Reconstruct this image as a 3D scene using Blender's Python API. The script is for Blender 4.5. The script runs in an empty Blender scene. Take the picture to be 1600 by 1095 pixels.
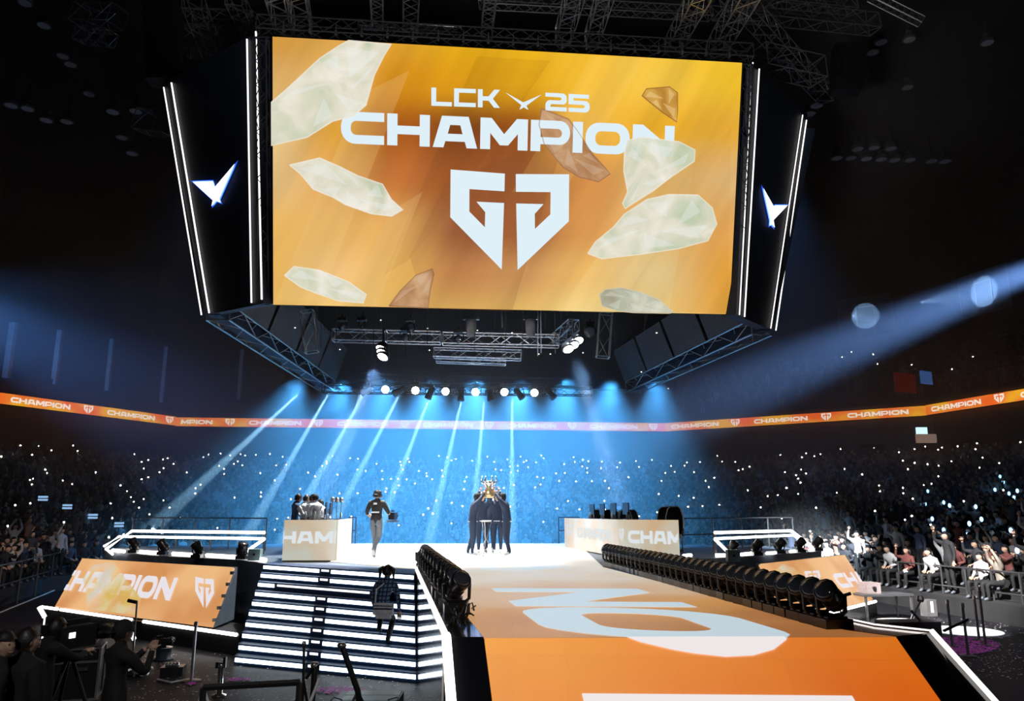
import bpy, bmesh, math, random
import numpy as np
from mathutils import Vector, Matrix
from mathutils.geometry import tessellate_polygon
random.seed(7)
PI = math.pi
sc = bpy.context.scene
COL = sc.collection

# ------------------------------------------------------------------ camera, world, exposure
FPX = 1200.0
PITCH = math.atan((802-547.5)/FPX)
CZ = 2.8
cam_data = bpy.data.cameras.new('camera'); cam = bpy.data.objects.new('camera', cam_data); COL.objects.link(cam)
cam.location = (0, 0, CZ); cam.rotation_euler = (PI/2+PITCH, 0, 0)
cam_data.sensor_fit = 'HORIZONTAL'; cam_data.sensor_width = 36.0; cam_data.lens = 36.0*FPX/1600
cam_data.clip_end = 400; cam_data.clip_start = 0.05
sc.camera = cam
sc.view_settings.view_transform = 'Standard'; sc.view_settings.look = 'None'
sc.view_settings.exposure = 0.0; sc.view_settings.gamma = 1.0; sc.view_settings.use_curve_mapping = False
w = bpy.data.worlds.new('world'); sc.world = w; w.use_nodes = True
w.node_tree.nodes['Background'].inputs[0].default_value = (0.05, 0.08, 0.16, 1)
w.node_tree.nodes['Background'].inputs[1].default_value = 0.0015
sc.cycles.max_bounces = 5; sc.cycles.diffuse_bounces = 2; sc.cycles.glossy_bounces = 3
sc.cycles.volume_bounces = 0; sc.cycles.transmission_bounces = 2
sc.cycles.use_denoising = True
sc.cycles.caustics_reflective = False; sc.cycles.caustics_refractive = False

# a pixel of the 1600x1095 frame turned into a point of the place
F_ = Vector((0, math.cos(PITCH), math.sin(PITCH))); U_ = Vector((0, -math.sin(PITCH), math.cos(PITCH)))
EYE = Vector((0, 0, CZ))
def ray(x, y): return F_ + Vector((1, 0, 0))*((x-800)/FPX) + U_*((547.5-y)/FPX)
def at_z(x, y, z):
    r = ray(x, y); return EYE + r*((z-CZ)/r.z)
def at_Y(x, y, Y):
    r = ray(x, y); return EYE + r*(Y/r.y)
def at_P(x, y, p0, n):
    r = ray(x, y); return EYE + r*((p0-EYE).dot(n)/r.dot(n))
def project(p):
    v = Vector(p)-EYE; d = v.dot(F_)
    if d <= 0.1: return (-9999, -9999, d)
    return (800+v.x/d*FPX, 547.5-v.dot(U_)/d*FPX, d)
def V(*a): return Vector(a)
def lerp(a, b, t): return a+(b-a)*t

D = 1.65                                            # stage deck height
YAW = math.radians(8.8)
RD = Vector((-math.sin(YAW), math.cos(YAW), 0))     # away along the runway
RP = Vector((math.cos(YAW), math.sin(YAW), 0))      # across it

# ------------------------------------------------------------------ lights
def spot(name, loc, target, power, color, deg, blend=0.3, radius=0.15):
    l = bpy.data.lights.new(name, 'SPOT'); l.energy = power; l.color = color
    l.spot_size = math.radians(deg); l.spot_blend = blend; l.shadow_soft_size = radius
    o = bpy.data.objects.new(name, l); COL.objects.link(o); o.location = loc
    o.rotation_euler = (Vector(target)-Vector(loc)).to_track_quat('-Z', 'Y').to_euler()
    return o
BLUE = (0.16, 0.50, 1.0); DEEP = (0.10, 0.36, 1.0); COOL = (0.75, 0.88, 1.0); WHITE = (1, 0.97, 0.93)
# white key lights on the players, inside the open ring of the scoreboard
spot('key_light', (-2.5, 24.6, 12.4), (-1.6, 23.5, D), 22000, WHITE, 52, .7, .3)
spot('key_light', (2.0, 25.5, 12.4), (-2.2, 26, D), 22000, COOL, 56, .7, .3)
spot('key_light', (-4.5, 24.3, 12.4), (-5.5, 21.5, D+.8), 16000, WHITE, 24, .7, .3)
spot('key_light', (-2.5, 24.4, 12.2), (-2.7, 18.4, D), 30000, WHITE, 42, .8, .3)
spot('front_light', (-5, 7, 13), (-1.4, 20.5, D+.6), 9000, WHITE, 26, .6, .3)
# blue haze wash from the lamp row, falling almost straight down
for k in range(9):
    x = -10+k*2.1; pw = (.5,.8,1.1,1.25,1.3,1.2,1.1,.8,.5)[k]
    spot('blue_wash', (x, 35.4+.5*(k%2), 8.9), (x-1.5, 34.0, 0), 14000*pw, (.075,.44,1), 86, 1, .4)
spot('haze_fill', (-20, 46, 27), (-22, 52, 6), 500, DEEP, 60, 1, .5)  # added blue fills for the side haze, with no lamps hung there
spot('haze_fill', (17, 46, 27), (18, 54, 6), 3500, DEEP, 60, 1, .5)
spot('haze_fill', at_Y(-170, 430, 44), at_Y(200, 570, 62), 7000, DEEP, 60, 1, .5)  # added fill from beyond the left edge, lifting pillars and haze
# narrow visible beams from the dark moving lights
for (x, y, bx, by) in ((470,612,385,690),(515,612,430,760),(570,612,500,740),(625,615,560,740),(672,618,610,780),(722,622,690,760),(757,622,742,780),(800,620,800,780)):
    a = at_Y(x, y, 34.8); b = at_Y(bx, by, 36)
    spot('beam_light', a, b, 170000, (.35,.7,1), 4.6, .3, .05)
for (x, y, bx, by) in ((597,556,560,640),(897,545,925,640)):
    spot('beam_light', at_Y(x, y, 30.6), at_Y(bx, by, 32), 60000, (.3,.55,1), 12, 1, .25)
spot('side_beam', at_Y(1790,350,38), at_Y(1180,600,46), 300000, (.2,.42,1), 13, 1, .3)
spot('side_beam', at_Y(-230,400,40), at_Y(330,680,50), 28000, (.13,.34,1), 34, 1, .3)
# spots making the round pools on the floor at the right
for (x, y, r) in ((1410,971,34),(1508,986,48)):
    c = at_z(x, y, 0); spot('pool_light', (c.x+.5, c.y-4, 13), c, 14000, (.9,.97,1), 1.25*math.degrees(2*math.atan(r/FPX*c.y/13)), .3, .02)
# spill on the right-hand crowd
spot('crowd_light', (2, 10, 14), at_Y(1270,855,29), 260000, COOL, 11, .8, .2)
spot('crowd_light', (2, 8, 14), at_Y(1440,900,22), 90000, WHITE, 17, .9, .2)
spot('crowd_light', (0, 2, 14), at_Y(40,900,24), 9000, (1,.8,.7), 20, .9, .2)
# added blue spot tinting the stairs, like spill from the haze
spot('stair_fill', (-4, 24, 13), at_z(540,960,.8), 30000, (.15,.4,1), 22, .8, .2)
# dim fill light added so the dark roof rig shows
spot('rig_fill', (0, 8, 6), (2, 23, 24), 3200, (1,.97,.95), 84, .6, .5)
spot('rig_fill', (0, 24, 9.2), (0, 31, 10.8), 160, (.8,.88,1), 120, .6, .3)
# weak fill light added for the crew and the strewn floor
spot('floor_fill', (-3, -2, 10), (-3.5, 10.5, 0), 1300, (1,.95,.95), 62, .8, .3)
spot('floor_fill', (6, 4, 12), (10.5, 17, 0), 2200, (.95,.9,1), 40, .8, .3)
# stage haze
vm = bpy.data.materials.new('haze'); vm.use_nodes = True; nt = vm.node_tree; nt.nodes.remove(nt.nodes['Principled BSDF'])
vs_ = nt.nodes.new('ShaderNodeVolumeScatter'); vs_.inputs['Density'].default_value = 0.03; vs_.inputs['Color'].default_value = (.95,.97,1,1); vs_.inputs['Anisotropy'].default_value = 0.0
nt.links.new(vs_.outputs[0], nt.nodes['Material Output'].inputs['Volume'])
bm = bmesh.new(); bmesh.ops.create_cube(bm, size=1); bmesh.ops.scale(bm, vec=(96, 48, 28), verts=bm.verts); bmesh.ops.translate(bm, vec=(0, 30.2+24, 14.2), verts=bm.verts)
hz = bpy.data.meshes.new('stage_haze'); bm.to_mesh(hz); bm.free(); hz.materials.append(vm); ho = bpy.data.objects.new('stage_haze', hz); COL.objects.link(ho)
ho['kind'] = 'stuff'; ho['label'] = 'thin blue-lit stage haze hanging over the stage and the far stands'; ho['category'] = 'haze'


# ------------------------------------------------------------------ materials
def mat(name, base=(0.5,)*3, rough=0.5, metal=0.0, em=None, es=0.0, spec=0.5, coat=0.0, samp=None, alpha=None):
    m = bpy.data.materials.new(name); m.use_nodes = True
    b = m.node_tree.nodes['Principled BSDF']
    b.inputs['Base Color'].default_value = (*base, 1); b.inputs['Roughness'].default_value = rough
    b.inputs['Metallic'].default_value = metal; b.inputs['Specular IOR Level'].default_value = spec
    b.inputs['Coat Weight'].default_value = coat
    if em is not None:
        b.inputs['Emission Color'].default_value = (*em, 1); b.inputs['Emission Strength'].default_value = es
        m.cycles.emission_sampling = samp or 'AUTO'
    return m
def N(m, t, **k):
    n = m.node_tree.nodes.new(t)
    for a, v in k.items(): setattr(n, a, v)
    return n
def L(m, a, b): m.node_tree.links.new(a, b)
def P(m): return m.node_tree.nodes['Principled BSDF']
def bumpy(m, scale=40, strength=0.15, lo=0.8, hi=1.15):
    # small procedural unevenness of tone and surface
    b = P(m); c = b.inputs['Base Color'].default_value[:]
    tc = N(m, 'ShaderNodeTexCoord'); n = N(m, 'ShaderNodeTexNoise'); n.inputs['Scale'].default_value = scale
    L(m, tc.outputs['Object'], n.inputs['Vector'])
    r = N(m, 'ShaderNodeValToRGB')
    r.color_ramp.elements[0].position = 0.3; r.color_ramp.elements[1].position = 0.7
    r.color_ramp.elements[0].color = (c[0]*lo, c[1]*lo, c[2]*lo, 1); r.color_ramp.elements[1].color = (c[0]*hi, c[1]*hi, c[2]*hi, 1)
    L(m, n.outputs['Fac'], r.inputs['Fac']); L(m, r.outputs['Color'], b.inputs['Base Color'])
    bp = N(m, 'ShaderNodeBump'); bp.inputs['Strength'].default_value = strength; bp.inputs['Distance'].default_value = 0.01
    L(m, n.outputs['Fac'], bp.inputs['Height']); L(m, bp.outputs['Normal'], b.inputs['Normal'])
    return m
def sr(r, g, b):
    f = lambda c: c/255/12.92 if c/255 <= 0.04045 else ((c/255+0.055)/1.055)**2.4
    return (f(r), f(g), f(b))

M = {}
M['black'] = bumpy(mat('matte_black', (0.012, 0.012, 0.014), 0.7), 30)
M['gloss'] = mat('gloss_black_panel', (0.01, 0.011, 0.014), 0.12, spec=0.7, coat=0.5)
M['deckblack'] = bumpy(mat('stage_black', (0.02, 0.021, 0.025), 0.35), 6, 0.05)
M['deckgrey'] = bumpy(mat('stage_blue_grey', (0.10, 0.13, 0.17), 0.4), 6, 0.05)
M['floor'] = bumpy(mat('arena_floor', (0.012, 0.012, 0.015), 0.55, spec=.2), 3, 0.1, 0.5, 1.6)
M['tread'] = bumpy(mat('stair_black', (0.02, 0.045, 0.11), 0.5, spec=.25), 9, .1)
M['tier'] = bumpy(mat('tier_concrete', (0.022, 0.022, 0.025), 0.9), 3)
M['wallm'] = bumpy(mat('dark_wall', (0.06, 0.06, 0.07), 0.85), 1.5)
M['alu'] = bumpy(mat('truss_aluminium', (0.55, 0.55, 0.56), 0.35, 0.8), 20, 0.05)
M['steel'] = mat('brushed_steel', (0.45, 0.45, 0.47), 0.3, 0.9)
M['soffit'] = bumpy(mat('rig_drape', (0.03, 0.034, 0.042), 0.9), 4)
M['drape'] = bumpy(mat('grey_drape', (0.12, 0.115, 0.12), 0.9), 4)
M['ringdrape'] = bumpy(mat('ring_drape', (0.035, 0.034, 0.036), 0.95), 3)
M['navy'] = bumpy(mat('navy_panel', (0.012, 0.02, 0.04), 0.6), 2)
M['plastic'] = mat('black_plastic', (0.014, 0.014, 0.016), 0.3)
M['lens'] = mat('lens_glass', (0.05, 0.06, 0.08), 0.05, coat=1.0)
M['tube'] = mat('white_light_tube', (1, 1, 1), 0.4, em=(1.0, 0.93, 0.86), es=4.5)
M['tube_dim'] = mat('white_light_strip', (1, 1, 1), 0.4, em=(1.0, 0.93, 0.88), es=1.6)
M['stairled'] = mat('cool_stair_light', (1, 1, 1), 0.4, em=(0.80, 0.92, 1.0), es=4.0)
M['lampon'] = mat('lit_lamp', (1, 1, 1), 0.4, em=(0.9, 0.97, 1.0), es=30)
M['phone'] = mat('phone_flash', (1, 1, 1), 0.4, em=(1.0, 0.93, 0.82), es=20, samp='NONE')
M['phoneblue'] = mat('cheer_stick_light', (1, 1, 1), 0.4, em=(0.25, 0.55, 1.0), es=4, samp='NONE')
M['emblem_white'] = mat('lit_white_emblem', (1, 1, 1), 0.4, em=(0.95, 0.98, 1.0), es=1.6)
M['emblem_blue'] = mat('blue_edge_light', (0.1, 0.3, 1), 0.4, em=(0.02, 0.12, 0.9), es=1.3)
M['letter'] = mat('screen_white', (0.03,)*3, 0.7, spec=0.0, em=sr(222, 238, 246), es=1.0)
M['letter_warm'] = mat('panel_white', (0.03,)*3, 0.7, spec=0.0, em=sr(232, 226, 232), es=1.0)
M['letter_floor'] = mat('floor_screen_white', (0.3,)*3, 0.45, em=sr(185, 204, 214), es=1.0)
M['letter_ramp'] = mat('ramp_screen_white', (0.1,)*3, 0.45, em=sr(238, 230, 230), es=1.0)
M['letter_pod'] = mat('counter_screen_white', (0.03,)*3, 0.7, spec=0.0, em=sr(225, 232, 236), es=0.95)
M['ribbon_w'] = mat('ribbon_white', (0.03,)*3, 0.7, spec=0.0, em=sr(255, 240, 228), es=1.8, samp='NONE')
M['exit'] = mat('lit_sign', (1, 1, 1), 0.5, em=(0.5, 0.8, 1.0), es=2.5)
M['warmpanel'] = mat('lit_doorway', (0.5, 0.4, 0.35), 0.6, em=(0.6, 0.4, 0.3), es=0.5)
M['display'] = mat('small_display', (0.3, 0.4, 0.5), 0.4, em=(0.35, 0.6, 0.95), es=0.8)
M['redsign'] = mat('dark_red_banner', (0.35, 0.03, 0.02), 0.7, em=(0.35, 0.03, 0.015), es=0.12)
M['pillar'] = bumpy(mat('pale_concrete', (0.8, 0.8, 0.8), 0.8), 2)
M['rail'] = mat('rail_paint', (0.12, 0.12, 0.13), 0.35, 0.6)
M['whiteedge'] = mat('white_edge_paint', (0.7, 0.7, 0.7), 0.6)
M['case'] = bumpy(mat('flight_case', (0.012, 0.012, 0.014), 0.4), 12)
M['teal'] = bumpy(mat('pale_teal_board', (0.30, 0.46, 0.48), 0.4), 4, 0.05)
M['silver'] = mat('trophy_silver', (0.85, 0.87, 0.9), 0.18, 0.95)
M['gold'] = mat('trophy_gold', (0.9, 0.72, 0.4), 0.3, 0.8)
M['glasswin'] = mat('milky_window_glass', (.35,.38,.42), .3)

# ------------------------------------------------------------------ mesh builder
class MB:
    def __init__(s): s.v = []; s.f = []; s.m = []; s.mi = 0
    def add(s, vs, fs):
        o = len(s.v); s.v += [tuple(a) for a in vs]; s.f += [tuple(i+o for i in f) for f in fs]; s.m += [s.mi]*len(fs); return s
    def hexa(s, p):    # 8 points: 4 bottom, 4 top (same winding)
        return s.add(p, [(3,2,1,0),(4,5,6,7),(0,1,5,4),(1,2,6,5),(2,3,7,6),(3,0,4,7)])
    def box(s, c, d, rot=0.0, mat=None):
        c = Vector(c); h = Vector(d)/2
        pts = [Vector((sx*h.x, sy*h.y, sz*h.z)) for sz in (-1, 1) for sx, sy in ((-1,-1),(1,-1),(1,1),(-1,1))]
        R = mat if mat is not None else Matrix.Rotation(rot, 3, 'Z')
        return s.hexa([c + R @ p for p in pts])
    def prism(s, poly, z0, z1):
        n = len(poly); vs = [(p[0], p[1], z0) for p in poly]+[(p[0], p[1], z1) for p in poly]
        return s.add(vs, [tuple(range(n))[::-1], tuple(range(n, 2*n))]+[(i, (i+1)%n, n+(i+1)%n, n+i) for i in range(n)])
    def slab(s, pts, n, t):   # polygon given thickness t against n
        n = Vector(n).normalized(); k = len(pts); vs = [Vector(p) for p in pts]; vs2 = [p-n*t for p in vs]
        return s.add(vs+vs2, [tuple(range(k)), tuple(range(k, 2*k))[::-1]]+[((i+1)%k, i, k+i, k+(i+1)%k) for i in range(k)])
    def tube(s, pts, r, n=6, cap=True):
        pts = [Vector(p) for p in pts]; rs = r if isinstance(r, (list, tuple)) else [r]*len(pts)
        o = len(s.v); vs = []; fs = []
        up = None
        for i, p in enumerate(pts):
            d = (pts[min(i+1, len(pts)-1)]-pts[max(i-1, 0)]).normalized()
            a = d.orthogonal().normalized() if up is None else (up-d*up.dot(d)).normalized()
            up = a; b = d.cross(a)
            for k in range(n):
                t = 2*PI*k/n; vs.append(p+(a*math.cos(t)+b*math.sin(t))*rs[i])
        for i in range(len(pts)-1):
            for k in range(n):
                fs.append((i*n+k, i*n+(k+1)%n, (i+1)*n+(k+1)%n, (i+1)*n+k))
        if cap: fs.append(tuple(range(n))[::-1]); fs.append(tuple(range((len(pts)-1)*n, len(pts)*n)))
        return s.add(vs, fs)
    def lathe(s, prof, n=16, c=(0,0,0), R=None):
        c = Vector(c); R = R or Matrix.Identity(3); vs = []; fs = []
        for r, z in prof:
            for k in range(n):
                t = 2*PI*k/n; vs.append(c+R@Vector((r*math.cos(t), r*math.sin(t), z)))
        for i in range(len(prof)-1):
            for k in range(n): fs.append((i*n+k, i*n+(k+1)%n, (i+1)*n+(k+1)%n, (i+1)*n+k))
        fs.append(tuple(range(n))[::-1]); fs.append(tuple(range((len(prof)-1)*n, len(prof)*n)))
        return s.add(vs, fs)
    def mesh(s, name, mats, smooth=False):
        me = bpy.data.meshes.new(name); me.from_pydata(s.v, [], s.f)
        for m in (mats if isinstance(mats, (list, tuple)) else [mats]): me.materials.append(m)
        me.polygons.foreach_set('material_index', s.m)
        if smooth: me.polygons.foreach_set('use_smooth', [True]*len(s.f))
        me.update(); return me
    def build(s, name, mats, parent=None, smooth=False, **k):
        return link(name, s.mesh(name, mats, smooth), parent, **k)
def link(name, me, parent=None, label=None, cat=None, group=None, kind=None, loc=None):
    o = bpy.data.objects.new(name, me); COL.objects.link(o)
    if parent is not None: o.parent = parent
    if loc is not None: o.location = loc
    return tag(o, label, cat, group, kind)
def tag(o, label=None, cat=None, group=None, kind=None):
    if label: o['label'] = label
    if cat: o['category'] = cat
    if group: o['group'] = group
    if kind: o['kind'] = kind
    return o
def thing(name, label, cat, loc=(0,0,0), rz=0, group=None):
    o = bpy.data.objects.new(name, None); COL.objects.link(o); o.empty_display_size = 0.1
    o.location = loc; o.rotation_euler = (0, 0, rz); return tag(o, label, cat, group)
def struct(name, mb, m): return mb.build(name, m, kind='structure')
def dup(root, loc, rz, label=None, group=None, scale=None):
    r = root.copy(); COL.objects.link(r); r.location = loc
    r.rotation_euler = (0, 0, rz) if not isinstance(rz, (tuple, list)) else rz
    if label: r['label'] = label
    if group: r['group'] = group
    if scale: r.scale = (scale,)*3
    for ch in list(root.children):
        c = ch.copy(); COL.objects.link(c); c.parent = r
        for g in ch.children:
            d = g.copy(); COL.objects.link(d); d.parent = c
    return r

# ------------------------------------------------------------------ lettering
def arc(cx, cy, r, a0, a1, n=6, ry=None):
    ry = ry or r
    return [(cx+r*math.cos(math.radians(a0+(a1-a0)*i/n)), cy+ry*math.sin(math.radians(a0+(a1-a0)*i/n))) for i in range(n+1)]
def rrect(x0, y0, x1, y1, r):
    return arc(x1-r, y1-r, r, 0, 90)+arc(x0+r, y1-r, r, 90, 180)+arc(x0+r, y0+r, r, 180, 270)+arc(x1-r, y0+r, r, 270, 360)
G = {}
G['C'] = (1.42, [[(1.42, 1)]+arc(.46, .54, .46, 90, 180)+arc(.46, .46, .46, 180, 270)+[(1.42, 0), (1.42, .28)]+arc(.5, .46, .18, 270, 180)+arc(.5, .54, .18, 180, 90)+[(1.42, .72)]], [])
G['H'] = (1.42, [[(0,0),(0,1),(.34,1),(.34,.63),(1.08,.63),(1.08,1),(1.42,1),(1.42,0),(1.08,0),(1.08,.36),(.34,.36),(.34,0)]], [])
G['A'] = (1.5, [[(0,0),(.3,1),(1.2,1),(1.5,0),(1.14,0),(1.08,.2),(.42,.2),(.36,0)]], [[(.5,.44),(.58,.72),(.92,.72),(1.0,.44)]])
G['M'] = (1.62, [[(0,0),(0,1),(.38,1),(.81,.5),(1.24,1),(1.62,1),(1.62,0),(1.28,0),(1.28,.52),(.95,.14),(.67,.14),(.34,.52),(.34,0)]], [])
G['P'] = (1.36, [[(0,0),(0,1)]+arc(1.0, .63, .36, 90, 0, ry=.37)+arc(1.0, .6, .36, 0, -90, ry=.37)+[(.34,.23),(.34,0)]], [[(.34,.46)]+arc(.95,.6,.13,-90,90,ry=.14)+[(.34,.74)]])
G['I'] = (.34, [[(0,0),(0,1),(.34,1),(.34,0)]], [])
G['O'] = (1.55, [rrect(0,0,1.55,1,.46)], [rrect(.34,.27,1.21,.73,.2)])
G['N'] = (1.48, [[(0,0),(0,1),(.36,1),(1.14,.44),(1.14,1),(1.48,1),(1.48,0),(1.12,0),(.34,.56),(.34,0)]], [])
G['L'] = (1.15, [[(0,0),(0,1),(.27,1),(.27,.23),(1.15,.23),(1.15,0)]], [])
G['c'] = (1.22, [[(0,0),(0,1),(1.22,1),(1.22,.77),(.27,.77),(.27,.23),(1.22,.23),(1.22,0)]], [])
G['K'] = (1.25, [[(0,0),(0,1),(.27,1),(.27,.62),(.6,.62),(.92,1),(1.25,1),(.85,.5),(1.25,0),(.92,0),(.6,.38),(.27,.38),(.27,0)]], [])
G['2'] = (1.3, [[(0,0),(0,.3)]+arc(.3,.3,.3,180,90,ry=.3)+[(.9,.6),(.98,.66),(.98,.72),(.9,.78),(0,.78),(0,1)]+arc(1.05,.75,.25,90,0,ry=.25)+arc(1.05,.62,.25,0,-90,ry=.24)+[(.4,.38),(.3,.32),(.3,.23),(1.3,.23),(1.3,0)]], [])
G['5'] = (1.3, [[(0,1),(1.25,1),(1.25,.78),(.3,.78),(.3,.64),(1.02,.64)]+arc(1.02,.36,.28,90,0,ry=.28)+arc(1.02,.28,.28,0,-90,ry=.28)+[(0,0),(0,.23),(.9,.23),(1.0,.3),(1.0,.36),(.9,.42),(0,.42)]], [])
G['S'] = G['5']; G['R'] = G['P']; G['E'] = (1.1, [[(0,0),(0,1),(1.1,1),(1.1,.78),(.3,.78),(.3,.6),(1.0,.6),(1.0,.4),(.3,.4),(.3,.22),(1.1,.22),(1.1,0)]], [])
_h = [(705,266),(788,269),(787.5,297),(733.7,295.5),(733.7,331),(757.5,355),(758,331),(744.5,315),(787,315.5),(784,422),(704.5,341)]
_h = [((x-705)/83, (422-y)/155) for x, y in _h]
G['*'] = (1.2, [[(x*.545, y) for x, y in _h], [(1.2-x*.545, y) for x, y in _h]], [])   # shield emblem
G['^'] = (1.4, [[(-.0,.95),(.7,.42),(1.4,.9),(.82,.24),(.9,0),(.72,.14),(.55,0),(.62,.26)]], [])   # winged v emblem
def text_polys(t, gap=.13, space=.5):
    x = 0; out = []
    for ch in t:
        if ch == ' ': x += space; continue
        wd, outs, holes = G[ch]
        for k, o in enumerate(outs):
            out.append(([(px+x, py) for px, py in o], [[(px+x, py) for px, py in h] for h in holes] if k == 0 else []))
        x += wd+gap
    return out, x-gap
def add_polys(mb, polys, W, O, X, Y, n, lift=0.0):
    # unit lettering (W wide, 1 high) laid on the parallelogram O, O+X, O+Y
    n = Vector(n).normalized(); O = Vector(O)+n*lift; X = Vector(X)/W; Y = Vector(Y)
    for outer, holes in polys:
        loops = [[Vector((p[0], p[1], 0)) for p in l] for l in [outer]+holes]
        flat = [p for l in loops for p in l]
        tris = tessellate_polygon(loops)
        fs = []
        for t in tris:
            a, b, c = [O+X*flat[i].x+Y*flat[i].y for i in t]
            fs.append(tuple(t) if (b-a).cross(c-a).dot(n) > 0 else tuple(t)[::-1])
        mb.add([O+X*p.x+Y*p.y for p in flat], fs)
def put_text(mb, t, O, X, Y, n, lift=0.012, gap=.13):
    p, W = text_polys(t, gap); add_polys(mb, p, W, O, X, Y, n, lift); return mb

def clipped(mb, planes):
    # cut away whatever lies on the positive side of each (point, normal)
    me = bpy.data.meshes.new('tmp'); me.from_pydata(mb.v, [], mb.f); bm = bmesh.new(); bm.from_mesh(me)
    for co, no in planes:
        bmesh.ops.bisect_plane(bm, geom=bm.verts[:]+bm.edges[:]+bm.faces[:], plane_co=co, plane_no=no, clear_outer=True, dist=1e-6)
    out = MB(); bm.verts.index_update(); out.add([v.co.copy() for v in bm.verts], [tuple(v.index for v in f.verts) for f in bm.faces]); bm.free(); return out

# ------------------------------------------------------------------ trusses
def truss_mb(a, b, w=0.4, bay=None, r=0.025, h=None, brace=0.6):
    a = Vector(a); b = Vector(b); h = h or w; mb = MB()
    d = (b-a); ln = d.length; d.normalize()
    up = Vector((0, 0, 1)) if abs(d.z) < 0.9 else Vector((0, 1, 0))
    s = d.cross(up).normalized()*w/2; u = s.cross(d).normalized()*h/2
    cor = [s+u, -s+u, -s-u, s-u]
    for c in cor: mb.tube([a+c, b+c], r, 5)
    k = max(1, round(ln/(bay or w*1.1)))
    for i in range(k):
        p = a+d*ln*i/k; q = a+d*ln*(i+1)/k
        for j in range(4):
            c0, c1 = cor[j], cor[(j+1)%4]
            if i % 2: c0, c1 = c1, c0
            mb.tube([p+c0, q+c1], r*brace, 4, False)
    for p in (a, b):
        for j in range(4): mb.tube([p+cor[j], p+cor[(j+1)%4]], r*.8, 4, False)
    return mb
def add_truss(a, b, label, w=0.4, group=None, m=None, **k):
    a = Vector(a); b = Vector(b)
    mb = truss_mb(a, b, w, **k)
    return mb.build('lighting_truss', m or M['alu'], label=label, cat='truss', group=group)
# ------------------------------------------------------------------ setting: floor, tiers, walls
struct('floor', MB().add([(-45,-4,0),(45,-4,0),(45,80,0),(-45,80,0)], [(0,1,2,3)]).add([(-45,-4,-.3),(45,-4,-.3),(45,80,-.3),(-45,80,-.3)], [(3,2,1,0)]), M['floor'])
INN = [(-13.0,1),(-13.4,17),(-17.0,29),(-13,41),(5.5,43.5),(10.6,33),(12.1,24.5),(13.3,17.5),(14.6,1)]
OUT = [(-32,1),(-45,28),(-42,45.5),(-28.2,64.2),(14.2,68.6),(31.5,57.3),(34.3,46),(37,26),(34,1)]
INN = [Vector((*p, 0)) for p in INN]; OUT = [Vector((*p, 0)) for p in OUT]
ROWS = 24; Z0, Z1 = 0.5, 6.5
def tier_pt(s, r, shift=0.0):
    i = min(int(s), len(INN)-2); t = s-i
    a = lerp(INN[i], INN[i+1], t); b = lerp(OUT[i], OUT[i+1], t)
    p = lerp(a, b, r); d = (b-a).normalized()
    return p+d*shift
def tier_z(k): return Z0+(Z1-Z0)*(k/ROWS)**1.08
mb = MB(); ns = len(INN)-1
for i in range(ns):
    for k in range(ROWS):
        z = tier_z(k); zp = tier_z(k-1) if k else 0
        a0, a1 = tier_pt(i, k/ROWS), tier_pt(i+.9999, k/ROWS); b0, b1 = tier_pt(i, (k+1)/ROWS), tier_pt(i+.9999, (k+1)/ROWS)
        mb.add([(a0.x,a0.y,z),(a1.x,a1.y,z),(b1.x,b1.y,z),(b0.x,b0.y,z)], [(0,3,2,1)])
        mb.add([(a0.x,a0.y,zp),(a1.x,a1.y,zp),(a1.x,a1.y,z),(a0.x,a0.y,z)], [(0,1,2,3)])
struct('floor_tiers', mb, M['tier'])
# wall between the lower stand and the ribbon board, ledge, upper stand and the outer wall
mb = MB(); mb2 = MB(); mb3 = MB()
def outset(i, d):
    c = Vector((0, 30, 0)); return OUT[i]+(OUT[i]-c).normalized()*d
for i in range(ns):
    a, b = OUT[i], OUT[i+1]
    mb.hexa([(a.x,a.y,6.0),(b.x,b.y,6.0),(*outset(i+1,.4)[:2],6.0),(*outset(i,.4)[:2],6.0),(a.x,a.y,11.0),(b.x,b.y,11.0),(*outset(i+1,.4)[:2],11.0),(*outset(i,.4)[:2],11.0)])
    for k in range(10):
        z = 11.0+k*.55; r0 = .4+k*.9
        p, q, r, s = outset(i, r0), outset(i+1, r0), outset(i+1, r0+.9), outset(i, r0+.9)
        mb2.add([(*p[:2],z),(*q[:2],z),(*r[:2],z),(*s[:2],z)], [(0,3,2,1)]); mb2.add([(*p[:2],z-.55),(*q[:2],z-.55),(*q[:2],z),(*p[:2],z)], [(0,1,2,3)])
    p, q = outset(i, 9.4), outset(i+1, 9.4); u, v = outset(i, 9.8), outset(i+1, 9.8)
    mb3.hexa([(*p[:2],0),(*q[:2],0),(*v[:2],0),(*u[:2],0),(*p[:2],30),(*q[:2],30),(*v[:2],30),(*u[:2],30)])
struct('wall_concourse', mb, M['wallm']); struct('floor_upper_tiers', mb2, M['tier']); struct('wall_outer', mb3, M['wallm'])
struct('ceiling', MB().box((0, 32, 30.3), (112, 100, .3)), M['black'])
# pale pillars between the upper boxes on the left
for (x, y0, y1, Y, wd) in [(15,524,580,57,.42),(90,535,577,60,.38),(171,548,600,63,.32),(257,559,603,66,.3),(376,563,611,68,.28)]:
    a = at_Y(x, y0, Y); b = at_Y(x, y1, Y)
    MB().box(((a.x+b.x)/2, Y, (a.z+10)/2+.5), (wd, wd, a.z-9)).build('trim_pillar', M['pillar'], kind='structure')

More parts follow.
